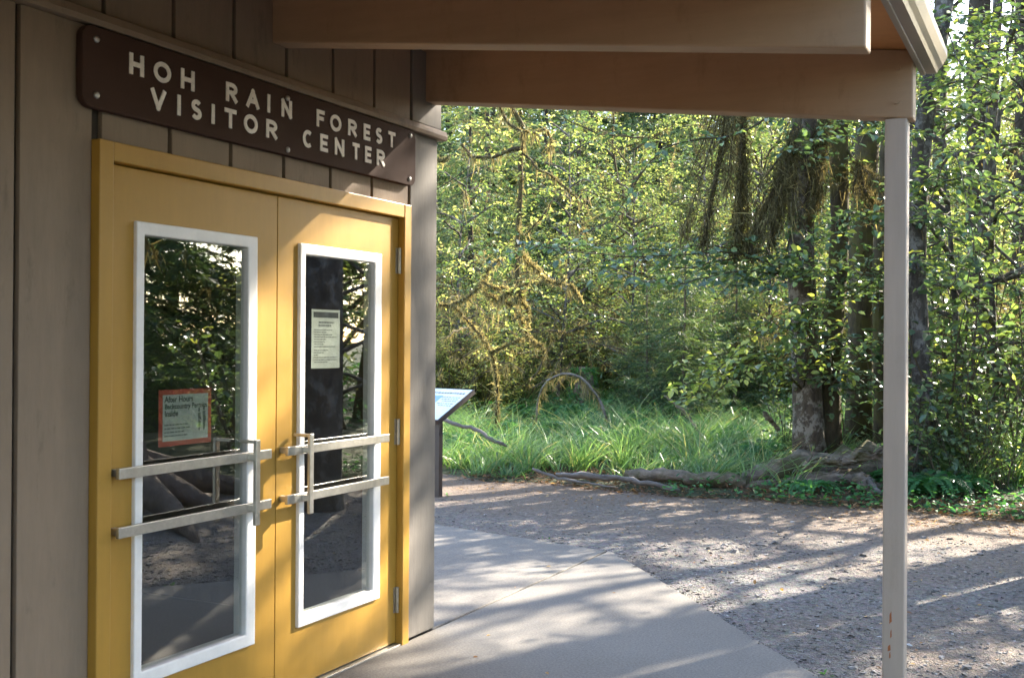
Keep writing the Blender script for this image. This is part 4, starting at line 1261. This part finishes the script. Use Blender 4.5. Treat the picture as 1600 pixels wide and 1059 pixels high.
gt, gc, gm = Geo(), Geo(), Geo()
ZW = 18.0
for (o_, pts, r0, r1, ms) in (
    (O1, [(560, 1500), (565, 1100), (575, 800), (590, 560), (590, 420), (600, 290), (610, 190), (560, 90), (520, 20), (480, -200)], 0.05, 0.05, 1.2),
    (O1, [(600, 320), (530, 325), (460, 355), (380, 378), (300, 378), (245, 375), (215, 330), (180, 290)], 0.045, 0.035, 1.4),
    (O1, [(590, 340), (650, 390), (720, 470), (780, 492), (850, 550), (910, 600), (1000, 675), (1060, 690)], 0.022, 0.03, 1.0),
    (O1, [(620, 920), (680, 850), (740, 790), (780, 720), (805, 680)], 0.016, 0.02, 0.8),
    (O1, [(-20, 620), (90, 550), (180, 490), (260, 430)], 0.012, 0.010, 0.1),
    (O1, [(600, 200), (500, 140), (460, 60), (430, -60)], 0.03, 0.03, 1.2),
    (O1, [(610, 190), (680, 210), (760, 190), (800, 260), (770, 350)], 0.03, 0.02, 1.8),
    (O1, [(900, 850), (960, 845), (1030, 840)], 0.02, 0.015, 2.0),
    (O1, [(20, 400), (60, 400), (90, 380)], 0.05, 0.04, 2.0),
    (O1, [(200, 610), (210, 650), (200, 690)], 0.05, 0.03, 1.0)):
    p = zpath(o_, SC, pts, ZW, 0.08, len(pts) * 4)
    tube(gt, p, np.linspace(r0 * 0.8, r1 * 0.7, len(p)), 7, 0.5, 0.25)
    hang_moss(gm, p, 170 * ms, 0.04, 0.34 * ms + 0.05, 0.018, 0.05, 0.75)
for k in range(40):
    px, py = rng.uniform(690, 960), rng.uniform(190, 420)
    sp = twig_path(at(px, py, ZW + rng.uniform(-0.8, 0.8)), (rng.normal(), rng.normal(), 0.05), 0.8, 5, 0.15, -0.02)
    spray(gt, gc, sp, 0.005, 0.002, 0.36, 0.13, 0.07, 0.05, 0.65, 0.22)
finish_tree("vine_maple", on_ground(807, ZW), "taller vine maple with sagging moss-hung limbs under the porch beam", gt, "bark_moss", gc, gm, (), "shrub")

# ------------------------------------------------------------------ wood lying about
def log_thing(name, paths, mat, lab, cat="log", moss=None, sides=10, lump=0.18):
    g = Geo(); gm_ = Geo()
    for (pts, r0, r1) in paths:
        p = smooth_path([at(*q) for q in pts], 16)
        p[1:-1] += rng.normal(size=(14, 3)) * r0 * 0.22
        rr_ = np.linspace(r0, r1, 16) * (1 + 0.12 * rng.normal(size=16)); rr_[0] *= 0.55; rr_[-1] *= 0.45
        tube(g, p, rr_, sides, 0.5, lump)
        if moss: hang_moss(gm_, p, moss[0], 0.08 if name == "arched_branch" else 0.02, moss[1], 0.014, r0 * 0.7, 0.75)
    if name == "rotten_log":
        for (pts, r0, r1) in paths:
            p = smooth_path([at(*q) for q in pts], 60)
            T_ = norm(np.gradient(p, axis=0))
            k_ = rng.integers(0, 60, 420)[:130]
            strips(g, p[k_] + rng.normal(size=(130, 3)) * r1 * 0.6, T_[k_] + rng.normal(size=(130, 3)) * 0.16, rng.uniform(0.05, 0.18, 130), rng.uniform(0.012, 0.035, 130), 0.5, 2, rng.normal(size=(130, 3)) * 0.02)
    base = smooth_path([at(*q) for q in paths[0][0]], 8)
    b0 = base[np.argmin(base[:, 2])]
    o = empty(name, (b0[0], b0[1], b0[2]), 0, lab, cat)
    g.build("wood", M[mat], o, True)
    if gm_.n: gm_.build("moss", M["moss"], o)["kind"] = "stuff"
    return o


log_thing("fallen_log", [([(868, 741, 11.45), (930, 744, 11.4), (1000, 753, 11.25), (1062, 765, 11.0)], 0.034, 0.024)], "wood_grey", "dark slender log lying along the gravel edge in front of the grass")
log_thing("fallen_branch", [([(832, 732, 11.6), (868, 745, 11.45), (925, 756, 11.2), (965, 761, 11.1)], 0.020, 0.008)], "wood_grey", "pale grey split branch with its tip raised at the gravel edge", "branch")
log_thing("fallen_log", [([(975, 741, 11.6), (1040, 744, 11.5), (1100, 750, 11.4), (1165, 755, 11.35)], 0.06, 0.085)], "wood_rot", "mossy round log butting against the rotten log", "log", (40, 0.06))
log_thing("fallen_branch", [([(1040, 769, 11.35), (1100, 769, 11.35), (1152, 770, 11.35)], 0.014, 0.011)], "wood_grey", "thin straight stick lying on the gravel before the mossy log", "branch")
log_thing("fallen_branch", [([(690, 651, 12.9), (712, 663, 12.75), (735, 667, 12.65), (765, 684, 12.5), (792, 697, 12.4)], 0.026, 0.018)], "wood_grey", "bare grey branch slanting down into the grass behind the interpretive panel", "branch")
log_thing("leaning_stick", [([(1038, 618, 14.3), (1060, 634, 14.1), (1080, 657, 13.9), (1098, 684, 13.8)], 0.022, 0.016)], "wood_rot", "broken brown stick leaning in the meadow grass", "branch", (30, 0.18))
log_thing("leaning_stick", [([(1192, 643, 13.0), (1203, 655, 13.0), (1218, 672, 13.0)], 0.03, 0.022)], "wood_rot", "short dark stub poking from the grass left of the twin alder", "branch")
log_thing("arched_branch", [([(838, 660, 16.2), (842, 620, 16.2), (856, 595, 16.1), (880, 584, 16.0), (900, 586, 16.0), (922, 603, 15.9), (936, 622, 15.9), (944, 640, 15.8), (950, 658, 15.8)], 0.016, 0.022)], "wood_grey", "arched branch bowed over the meadow with moss fringe hanging from it", "branch", (260, 0.34), 8, 0.4)
# rotten log with torn roots under the twin alder
log_thing("rotten_log", [
    ([(1150, 758, 11.5), (1200, 745, 11.6), (1260, 735, 11.7), (1320, 730, 11.7), (1385, 722, 11.7), (1440, 720, 11.7)], 0.13, 0.21),
    ([(1165, 768, 11.3), (1230, 758, 11.4), (1300, 752, 11.4), (1360, 748, 11.4)], 0.08, 0.12),
    ([(1335, 745, 11.2), (1350, 752, 11.1), (1365, 765, 11.0), (1378, 780, 10.95)], 0.07, 0.045),
    ([(1300, 725, 11.5), (1335, 715, 11.3), (1372, 712, 11.2)], 0.035, 0.03),
    ([(1240, 738, 11.5), (1280, 722, 11.4), (1340, 722, 11.3)], 0.04, 0.03)], "wood_rot", "rotten brown log with torn roots lying under the twin alder", "log", (18, 0.08), 12, 0.28)
log_thing("root_snag", [([(1356, 748, 11.0), (1366, 760, 10.9), (1380, 776, 10.85)], 0.03, 0.02)], "wood_grey", "pale splintered root at the end of the rotten log beside the post", "branch")

# mossy stump among the shrubs
p0 = on_ground(912, 20.0)
g = Geo(); gm_ = Geo()
pp = np.array([p0 + np.array([0, 0, z]) for z in (-0.1, 0.25, 0.5, 0.72, 0.82)])
tube(g, pp * np.array([1, 1, 1.0]), [0.30, 0.27, 0.25, 0.20, 0.08], 14, 0.5, 0.25)
n = 1500
a = rng.uniform(0, 6.283, n); zz = 0.78 * rng.random(n) ** 0.6
P = p0 + np.stack([np.cos(a) * (0.29 - 0.13 * zz), np.sin(a) * (0.29 - 0.13 * zz), zz + 0.03], 1)
strips(gm_, P, np.array([0, 0, -0.7]) + rng.normal(size=(n, 3)) * 0.5, rng.uniform(0.05, 0.14, n), 0.02, np.clip(0.7 + 0.2 * rng.normal(size=n), 0, 1), 1)
o = empty("tree_stump", p0, 0, "low moss-topped stump among the shrubs behind the meadow", "stump")
g.build("wood", M["wood_rot"], o, True); gm_.build("moss", M["fern"], o)["kind"] = "stuff"

# ------------------------------------------------------------------ ferns
def fern_mesh(nf=16, L0=0.75):
    g = Geo()
    for k in range(nf):
        az = k * 2.4 + rng.uniform(-0.3, 0.3); L = L0 * rng.uniform(0.7, 1.1)
        u = np.linspace(0, 1, 26)
        rad = L * (0.75 * u); hh = L * (0.95 * u - 0.85 * u ** 2.2)
        mid = np.stack([math.cos(az) * rad, math.sin(az) * rad, hh], 1)
        T = norm(np.gradient(mid, axis=0)); S = np.array([-math.sin(az), math.cos(az), 0])
        Nn = norm(np.cross(T, S[None]))
        w = 0.15 * L * np.sin(np.pi * np.clip(u * 0.92 + 0.06, 0, 1)) ** 0.7
        for sg in (1, -1):
            leaves(g, mid[1:], S * sg + T[1:] * 0.3 + rng.normal(size=(25, 3)) * 0.06, Nn[1:], w[1:], 0.034, np.clip(0.4 + 0.15 * rng.normal() + 0.1 * rng.normal(size=25), 0, 1), False)
    return g


fern_me = [fern_mesh().mesh("fronds", M["fern"]) for _ in range(3)]
ferns = [(868, 18.5, 1.0, "sword fern just behind the arched branch"), (905, 19.0, 1.1, "sword fern below the moss-topped stump"), (945, 18.2, 1.0, "sword fern right of the arched branch in the meadow edge"),
         (980, 19.5, 1.2, "sword fern between the stump and the feathery spruce sapling"), (835, 19.5, 1.0, "sword fern to the rear of the crooked vine maple"), (1010, 17.6, 0.9, "sword fern at the foot of the feathery spruce sapling"),
         (885, 17.4, 0.7, "small fern under the arch of the bowed branch"), (1265, 11.05, 0.5, "small fern growing on the gravel side of the rotten log"), (1440, 10.9, 0.8, "lush fern at the foot of the leaning grey alder"),
         (1405, 11.3, 0.6, "small fern behind the porch post at the end of the rotten log"), (1492, 11.0, 0.7, "fern between the gravel and the leafy thicket"),
         (748, 14.2, 1.0, "fern in the meadow beside the crooked vine maple's foot"), (968, 14.8, 1.1, "fern in the open meadow right of the arch"), (1120, 14.4, 1.0, "fern in the meadow near the leaning brown stick"),
         (1180, 13.4, 0.8, "fern beside the short dark stub in the grass"), (820, 16.0, 1.1, "fern at the left foot of the arched branch"), (1040, 16.2, 1.1, "fern before the feathery spruce sapling")]
for k, (px, Z, s_, lab) in enumerate(ferns):
    thing_from("sword_fern", on_ground(px, Z, -0.02), [("fronds", fern_me[k % 3])], lab, "fern", "ferns at the forest edge", rng.uniform(0, 6), s_ * 1.25)

# ------------------------------------------------------------------ shrubs near the gravel on the right
sh = []
for k in range(3):
    a_, b_ = shrub(1.7, 1.0, 9, 0.085, True, 0.48, 1.0, 0.34, 0.12, 0.72, 0.45, 0.62)
    sh.append((a_.mesh("stem", M["twig"]), b_.mesh("leaves", M["leaf"])))
near = [(1440, 12.4, 1.35, "leafy shrub crowding the base of the leaning grey alder"), (1490, 12.6, 1.55, "tall leafy shrub right beside the leaning grey alder"), (1545, 12.2, 1.25, "leafy shrub in front of the slim pale alder trunk"),
        (1590, 12.8, 1.5, "leafy shrub at the picture edge before the thick dark spruce"), (1520, 14.2, 1.9, "tall leafy shrub behind the front row of the thicket"), (1400, 13.4, 1.2, "leafy shrub glimpsed behind the porch post"),
        (1315, 13.6, 0.9, "small leafy shrub between the twin alder and the mossy maple"), (1230, 13.8, 0.65, "low leafy shrub in the grass beside the pale alder trunk"), (1570, 11.2, 0.75, "low leafy shrub leaning over the gravel at the picture edge"),
        (1470, 11.3, 0.6, "low bright shrub at the foot of the thicket"), (1530, 11.5, 0.85, "rounded low shrub midway along the thicket edge"), (1640, 12.0, 1.5, "leafy shrub just outside the thicket's visible end"),
        (1600, 15.0, 2.0, "tall leafy shrub deep behind the thicket edge"), (1450, 15.0, 1.9, "tall leafy shrub deep behind the leaning alder")]
for k, (px, Z, s_, lab) in enumerate(near):
    thing_from("leafy_shrub", on_ground(px, Z, -0.02), [("stem", sh[k % 3][0]), ("leaves", sh[k % 3][1])], lab, "shrub", "shrubs of the thicket", rng.uniform(0, 6), s_)

ya = []
for k in range(2):
    a_, b_, c_ = broadleaf(6.2, 0.9, 1.5, 20, 0.09, 0.045, 0.03, True, 0.85, 0.5, 0.0, 0.55)
    ya.append((a_.mesh("trunk", M["bark_grey"], True), b_.mesh("crown", M["leaf"])))
for k, (px, Z, s_, lab) in enumerate(((1498, 13.2, 1.0, "young alder leafed to the ground beside the leaning grey alder"), (1562, 13.6, 1.1, "young alder leafed to the ground before the slim pale trunk"), (1622, 12.9, 1.0, "young alder leaning in from the picture edge"),
                                      (1412, 15.2, 0.9, "young alder seen behind the porch post"), (1290, 16.5, 0.85, "young alder in the sunlit gap behind the twin alder"),
                                      (722, 19.5, 0.75, "young alder against the building corner behind the vine maple"), (872, 21.0, 0.85, "young alder behind the arched branch and stump"), (985, 20.2, 0.7, "young alder rising behind the meadow ferns"),
                                      (1108, 19.4, 0.75, "young alder between the spruce saplings"), (1196, 18.6, 0.7, "young alder directly behind the hanging moss branches"))):
    thing_from("young_alder", on_ground(px, Z, -0.05), [("trunk", ya[k % 2][0]), ("crown", ya[k % 2][1])], lab, "tree", "young alders of the thicket", rng.uniform(0, 6), s_)

# spruce saplings in the meadow
sap = []
for k in range(2):
    a_, b_, c_ = conifer(3.0, 0.12, 0.80, 125, 0.085, 0.013, 0.016, 0.35, 0.0, 0.0, 0.45, 0.06, 0.25)
    sap.append((a_.mesh("trunk", M["twig"]), b_.mesh("crown", M["needle"])))
for k, (px, Z, s_, lab) in enumerate(((1068, 16.6, 0.95, "feathery spruce sapling standing in the meadow left of the twin alder"), (1010, 18.4, 0.8, "smaller spruce sapling behind the meadow ferns"), (1150, 18.0, 0.9, "spruce sapling among yellow shrubs behind the meadow"))):
    thing_from("spruce_sapling", on_ground(px, Z, -0.02), [("trunk", sap[k % 2][0]), ("crown", sap[k % 2][1])], lab, "sapling", "spruce saplings", rng.uniform(0, 6), s_)

# ------------------------------------------------------------------ thicket behind the meadow: one mass of understory
def multi_mesh(name, parts):
    """one mesh from several Geo with a material slot each"""
    G = Geo(); idx = []
    for k, (gg, mm) in enumerate(parts):
        v_, q_, t_ = gg.arrays()
        G.add(v_, q_, t_); idx.append(np.full(len(q_), k))
    me = G.mesh(name)
    for gg, mm in parts: me.materials.append(M[mm])
    me.polygons.foreach_set("material_index", np.concatenate(idx).astype(np.int32))
    return me


tmpl = []
for k, (H_, R_, ns_, lf, tm, fl) in enumerate(((2.0, 1.2, 15, 0.055, 0.5, 0.3), (2.6, 1.5, 16, 0.065, 0.62, 0.25), (3.4, 1.7, 17, 0.06, 0.42, 0.3), (4.4, 1.9, 18, 0.07, 0.6, 0.28), (5.4, 2.1, 20, 0.075, 0.5, 0.3))):
    a_, b_ = shrub(H_, R_, ns_, lf, False, tm, 0.9, 0.48, 0.075, 0.62, fl, 0.5, False)
    c_ = Geo()
    for q in range(14):
        p = np.array([rng.normal() * R_ * 0.4, rng.normal() * R_ * 0.4, rng.uniform(0.3, 0.8) * H_])
        tp = twig_path(p, (rng.normal(), rng.normal(), 0.15), rng.uniform(0.5, 1.3), 7, 0.22, -0.03)
        tube(a_, tp, np.linspace(0.016, 0.006, 7), 5, 0.5, 0.2)
        hang_moss(c_, tp, 120, 0.03, 0.28, 0.016, 0.035, 0.85)
    tmpl.append(bpy.data.objects.new("understory_shrub", multi_mesh("understory_shrub", [(b_, "shrub"), (a_, "twig"), (c_, "moss")])))
pts_, kind_, rot_, scl_ = [], [], [], []
for k in range(330):
    Z = 18.6 + 34 * rng.random() ** 1.35
    px = rng.uniform(640, 1680)
    if Z < 21.5 and 820 < px < 1030: continue
    p = on_ground(px, Z, -0.1)
    hmax = (Z - 16) / 8.0
    j = int(np.clip(rng.normal() * 0.9 + hmax * 1.6, 0, 4))
    pts_.append(p); kind_.append(j); rot_.append(rng.uniform(0, 6.28)); scl_.append(rng.uniform(0.7, 1.2) * (1 + 0.012 * (Z - 18)))
me = bpy.data.meshes.new("undergrowth")
me.from_pydata([tuple(p) for p in pts_], [], [])
for nm, ty, dat in (("kind_id", 'INT', kind_), ("turn", 'FLOAT', rot_), ("size", 'FLOAT', scl_)):
    at_ = me.attributes.new(nm, ty, 'POINT'); at_.data.foreach_set("value", dat)
ng = bpy.data.node_groups.new("scatter_undergrowth", 'GeometryNodeTree')
ng.interface.new_socket("Geometry", in_out='INPUT', socket_type='NodeSocketGeometry')
ng.interface.new_socket("Geometry", in_out='OUTPUT', socket_type='NodeSocketGeometry')
gi, go = ng.nodes.new("NodeGroupInput"), ng.nodes.new("NodeGroupOutput")
jn = ng.nodes.new("GeometryNodeJoinGeometry")
def named(nm, ty):
    n_ = ng.nodes.new("GeometryNodeInputNamedAttribute"); n_.data_type = ty; n_.inputs["Name"].default_value = nm
    return n_.outputs["Attribute"]
kid, trn, siz = named("kind_id", 'INT'), named("turn", 'FLOAT'), named("size", 'FLOAT')
cx_ = ng.nodes.new("ShaderNodeCombineXYZ"); ng.links.new(trn, cx_.inputs["Z"])
for k, ob in enumerate(tmpl):
    oi = ng.nodes.new("GeometryNodeObjectInfo"); oi.inputs["Object"].default_value = ob; oi.inputs["As Instance"].default_value = True
    cp = ng.nodes.new("FunctionNodeCompare"); cp.data_type = 'INT'; cp.operation = 'EQUAL'
    ng.links.new(kid, cp.inputs[2]); cp.inputs[3].default_value = k
    ip = ng.nodes.new("GeometryNodeInstanceOnPoints")
    ng.links.new(gi.outputs[0], ip.inputs["Points"]); ng.links.new(cp.outputs[0], ip.inputs["Selection"])
    ng.links.new(oi.outputs["Geometry"], ip.inputs["Instance"])
    ng.links.new(cx_.outputs[0], ip.inputs["Rotation"]); ng.links.new(siz, ip.inputs["Scale"])
    ng.links.new(ip.outputs[0], jn.inputs[0])
ng.links.new(jn.outputs[0], go.inputs[0])
ug = link("undergrowth", me)
md = ug.modifiers.new("scatter", 'NODES'); md.node_group = ng
tag(ug, "dense sunlit understory thicket filling the forest behind the meadow", "undergrowth", kind="stuff")

# ------------------------------------------------------------------ conifers and maples of the wood behind
cons = []
for k in range(3):
    a_, b_, c_ = conifer(9.0, 0.3 + 0.4 * k, 2.5, 95, 0.15, 0.034, 0.11, 0.5, 0.9, 0.0, 0.45 + 0.1 * k, 0.115, 0.6)
    cons.append((a_.mesh("trunk", M["bark_dark"], True), b_.mesh("crown", M["needle"]), c_.mesh("hanging_moss", M["moss"])))
maps = []
for k in range(2):
    a_, b_, c_ = broadleaf(7.5, 1.2, 2.6, 19, 0.075, 0.085, 0.10, False, 1.1, 0.55, 0.9, 0.8)
    maps.append((a_.mesh("trunk", M["bark_moss"], True), b_.mesh("crown", M["shrub"]), c_.mesh("hanging_moss", M["moss"])))


def wood_tree(kind, px, Z, s_, lab, name=None, group=None):
    pr = (cons + maps)[kind]
    thing_from(name or ("spruce_tree" if kind < 3 else "maple_tree"), on_ground(px, Z, -0.1), [("trunk", pr[0]), ("crown", pr[1]), ("hanging_moss", pr[2])], lab, "tree", group, rng.uniform(0, 6.28), s_)


wood = [(0, 905, 29, 1.0, "spruce with dark trunk seen below the porch beam above the stump"), (4, 1003, 25, 0.9, "maple with mossy dark trunk midway between the vine maples and the hanging moss"),
        (2, 760, 29, 1.1, "spruce behind the taller vine maple near the building corner"), (3, 700, 27, 0.8, "maple half hidden by the building corner"), (1, 850, 36, 1.2, "spruce in the second row behind the taller vine maple"),
        (2, 1090, 33, 1.1, "spruce behind the hanging moss branches"), (0, 1180, 27, 0.95, "spruce behind the drooping dead limbs of the twin alder"), (1, 1240, 37, 1.2, "spruce far behind the twin alder"),
        (2, 1330, 31, 1.0, "spruce behind the mossy maple trunk"), (0, 1420, 35, 1.2, "spruce far behind the porch post"), (4, 1500, 29, 0.9, "maple behind the leafy thicket by the gutter end"), (2, 1580, 33, 1.1, "spruce at the back of the wood near the picture edge"),
        (1, 735, 23, 0.75, "spruce whose crown fills the gap by the building corner"), (4, 950, 23.5, 0.7, "maple with pale green crown behind the meadow ferns"), (3, 1110, 24, 0.8, "yellow-green maple behind the spruce saplings"),
        (4, 1215, 22, 0.75, "maple with yellow-green leaves behind the pale alder trunk"), (3, 1440, 22, 0.85, "maple behind the leaning grey alder"), (4, 1560, 21.5, 0.9, "maple overhanging the thicket below the bright sky gap")]
for w_ in wood: wood_tree(*w_, group="trees of the wood behind the meadow")
far_lab = {40: "distant spruce in the first of the dark back rows of the wood", 46: "distant spruce in the second of the dark back rows of the wood",
           54: "distant spruce in the third of the dark back rows of the wood", 66: "distant spruce in the farthest back row of the wood"}
k = 0
for Z in (40, 46, 54, 66):
    for px in np.arange(560, 1700, 118 if Z < 50 else 105):
        q = px + rng.uniform(-30, 30)
        if 1478 < q < 1530 and Z < 60: continue
        wood_tree(k % 3, q, Z + rng.uniform(-4, 4), rng.uniform(1.5, 2.3), far_lab[Z], None, "far back row of the wood"); k += 1

# ------------------------------------------------------------------ trees beside the gravel, right of the picture: they shade the porch and show in the door glass
def big_fir(x, y, r, lab, roots=True):
    g, gm_ = Geo(), Geo()
    zs = np.array([-0.2, 0.0, 0.25, 0.6, 1.2, 2.5, 5, 9, 14, 20])
    rr = r * (np.array([1.7, 1.55, 1.3, 1.12, 1.02, 0.98, 0.9, 0.8, 0.65, 0.4]) if roots else np.array([1.15, 1.1, 1.05, 1.0, 1.0, 0.98, 0.95, 0.9, 0.8, 0.6]))
    tube(g, np.stack([x + 0 * zs, y + 0 * zs, zs], 1), rr, 18, 0.5, 0.10)
    if roots:
        for k in range(8):
            a = k * 0.785 + rng.uniform(-0.2, 0.2); L = rng.uniform(0.9, 2.0)
            u = np.linspace(0, 1, 8)
            P = np.stack([x + np.cos(a + 0.3 * u) * (r * 0.7 + L * u), y + np.sin(a + 0.3 * u) * (r * 0.7 + L * u), 0.75 * r * (1 - u) ** 1.5 + 0.12 * (1 - u) - 0.04], 1)
            tube(g, P, np.linspace(0.22 * r + 0.10, 0.03, 8), 9, 0.5, 0.15)
    o = empty("fir_tree", (x, y, 0), 0, lab, "tree")
    g.build("trunk", M["bark_root" if roots else "bark_grey"], o, True)
    for k in range(10 if roots else 0):
        gb = Geo()
        z = rng.uniform(2.8, 6.0); a = rng.uniform(0, 6.28)
        bp = twig_path((x, y, z), (math.cos(a), math.sin(a), -0.1), rng.uniform(1.0, 2.6), 8, 0.12, -0.05)
        tube(gb, bp, np.linspace(0.03, 0.006, 8), 5, 0.5)
        hang_moss(gm_, bp, 110, 0.06, 0.5, 0.022, 0.05, 0.5)
        gb.build("limb", M["bark_moss"], o, True)
    if gm_.n: gm_.build("hanging_moss", M["moss"], o)["kind"] = "stuff"
    return o


tall = []
a_, b_, c_ = broadleaf(13.0, 5.0, 4.2, 26, 0.12, 0.17, 0.02, False, 0.7, 0.5, 0.6, 0.9)
tall.append((a_.mesh("trunk", M["bark_moss"], True), b_.mesh("crown", M["shrub"]), c_.mesh("hanging_moss", M["moss"])))
big_fir(2.99, 8.15, 0.17, "straight dark fir trunk reflected in the door glass beside the text sheet", False)
big_fir(5.1, 14.0, 0.30, "unseen tall fir trunk added beyond the thicket to shade the left door", False)  # unseen trunk added as an occluder for the left door and wall
big_fir(4.85, 7.2, 0.42, "big buttress-rooted fir reflected low in the door glass")
for k, (x, y, s_, kd, lab) in enumerate(((6.5, 13.5, 1.0, 3, "maple reflected in the door glass behind the rooted fir"), (9.5, 11.5, 1.0, 0, "spruce reflected behind the rooted fir"), (7.6, 15.6, 1.0, 5, "tall maple beside the gravel that dapples the porch"),
                                         (12, 15, 1.1, 1, "spruce reflected deep in the door glass"), (13, 9, 1.1, 2, "spruce reflected at the hinge side of the door glass"), (10.5, 6.0, 0.9, 3, "maple reflected near the door frame"),
                                         (16, 20, 1.3, 0, "tall spruce shading the far side of the gravel"), (15, 18, 1.9, 1, "tall spruce reflected behind the deep spruce"), (18, 14.5, 1.9, 2, "tall spruce closing the view in the door glass"), (13.5, 22, 1.9, 0, "tall spruce beyond the reflected maples"), (5.7, 18.2, 1.0, 5, "tall maple shading the gravel from beyond the thicket"))):
    pr = (cons + maps + tall)[kd]
    thing_from("spruce_tree" if kd < 3 else "maple_tree", (x, y, 0), [("trunk", pr[0]), ("crown", pr[1]), ("hanging_moss", pr[2])], lab, "tree", "trees beside the gravel", rng.uniform(0, 6.28), s_)
for k, (x, y, s_) in enumerate(((4.6, 9.6, 0.8), (5.6, 10.2, 1.1), (7.2, 9.4, 1.2), (8.4, 8.2, 1.0), (7.6, 6.6, 1.0), (6.6, 11.4, 1.4), (9.5, 9.8, 1.5))):
    thing_from("leafy_shrub", (x, y, -0.02), [("stem", sh[k % 3][0]), ("leaves", sh[k % 3][1])], "leafy shrub beside the gravel, " + ["nearest the straight fir trunk", "second from the straight fir trunk", "under the rooted fir", "beyond the rooted fir", "at the rooted fir's far side", "below the reflected maple", "below the reflected spruce"][k], "shrub", "shrubs reflected in the doors", rng.uniform(0, 6), s_)

for k, (x, y, s_, kd) in enumerate(((2.0, -10, 1.3, 0), (6.5, -9, 1.4, 3), (10.5, -5, 1.4, 1), (10.0, -0.5, 1.3, 4), (13, 3, 1.6, 2), (5, -14, 1.7, 2))):  # unseen trees added behind the viewer to cut sky light on the building
    pr = (cons + maps)[kd]
    thing_from("spruce_tree" if kd < 3 else "maple_tree", (x, y, 0), [("trunk", pr[0]), ("crown", pr[1]), ("hanging_moss", pr[2])], ["spruce", "maple", "spruce", "maple", "spruce", "spruce"][k] + " across the gravel " + ["straight behind the porch, added to block sky", "obliquely behind the porch, added to block sky", "facing the doors, added to block sky", "opposite the sign, added to block sky", "opposite the post, added to block sky", "far behind the porch, added to block sky"][k], "tree", "unseen trees added behind the viewer to block sky", rng.uniform(0, 6.28), s_)
for k, (x, y, s_, lab) in enumerate(((4.2, 10.8, 0.8, "young alder reflected beside the straight fir trunk in the door glass"), (5.4, 11.8, 0.9, "young alder reflected behind the text sheet in the door glass"))):
    thing_from("young_alder", (x, y, 0), [("trunk", ya[k][0]), ("crown", ya[k][1])], lab, "tree", "young alders of the thicket", rng.uniform(0, 6), s_)
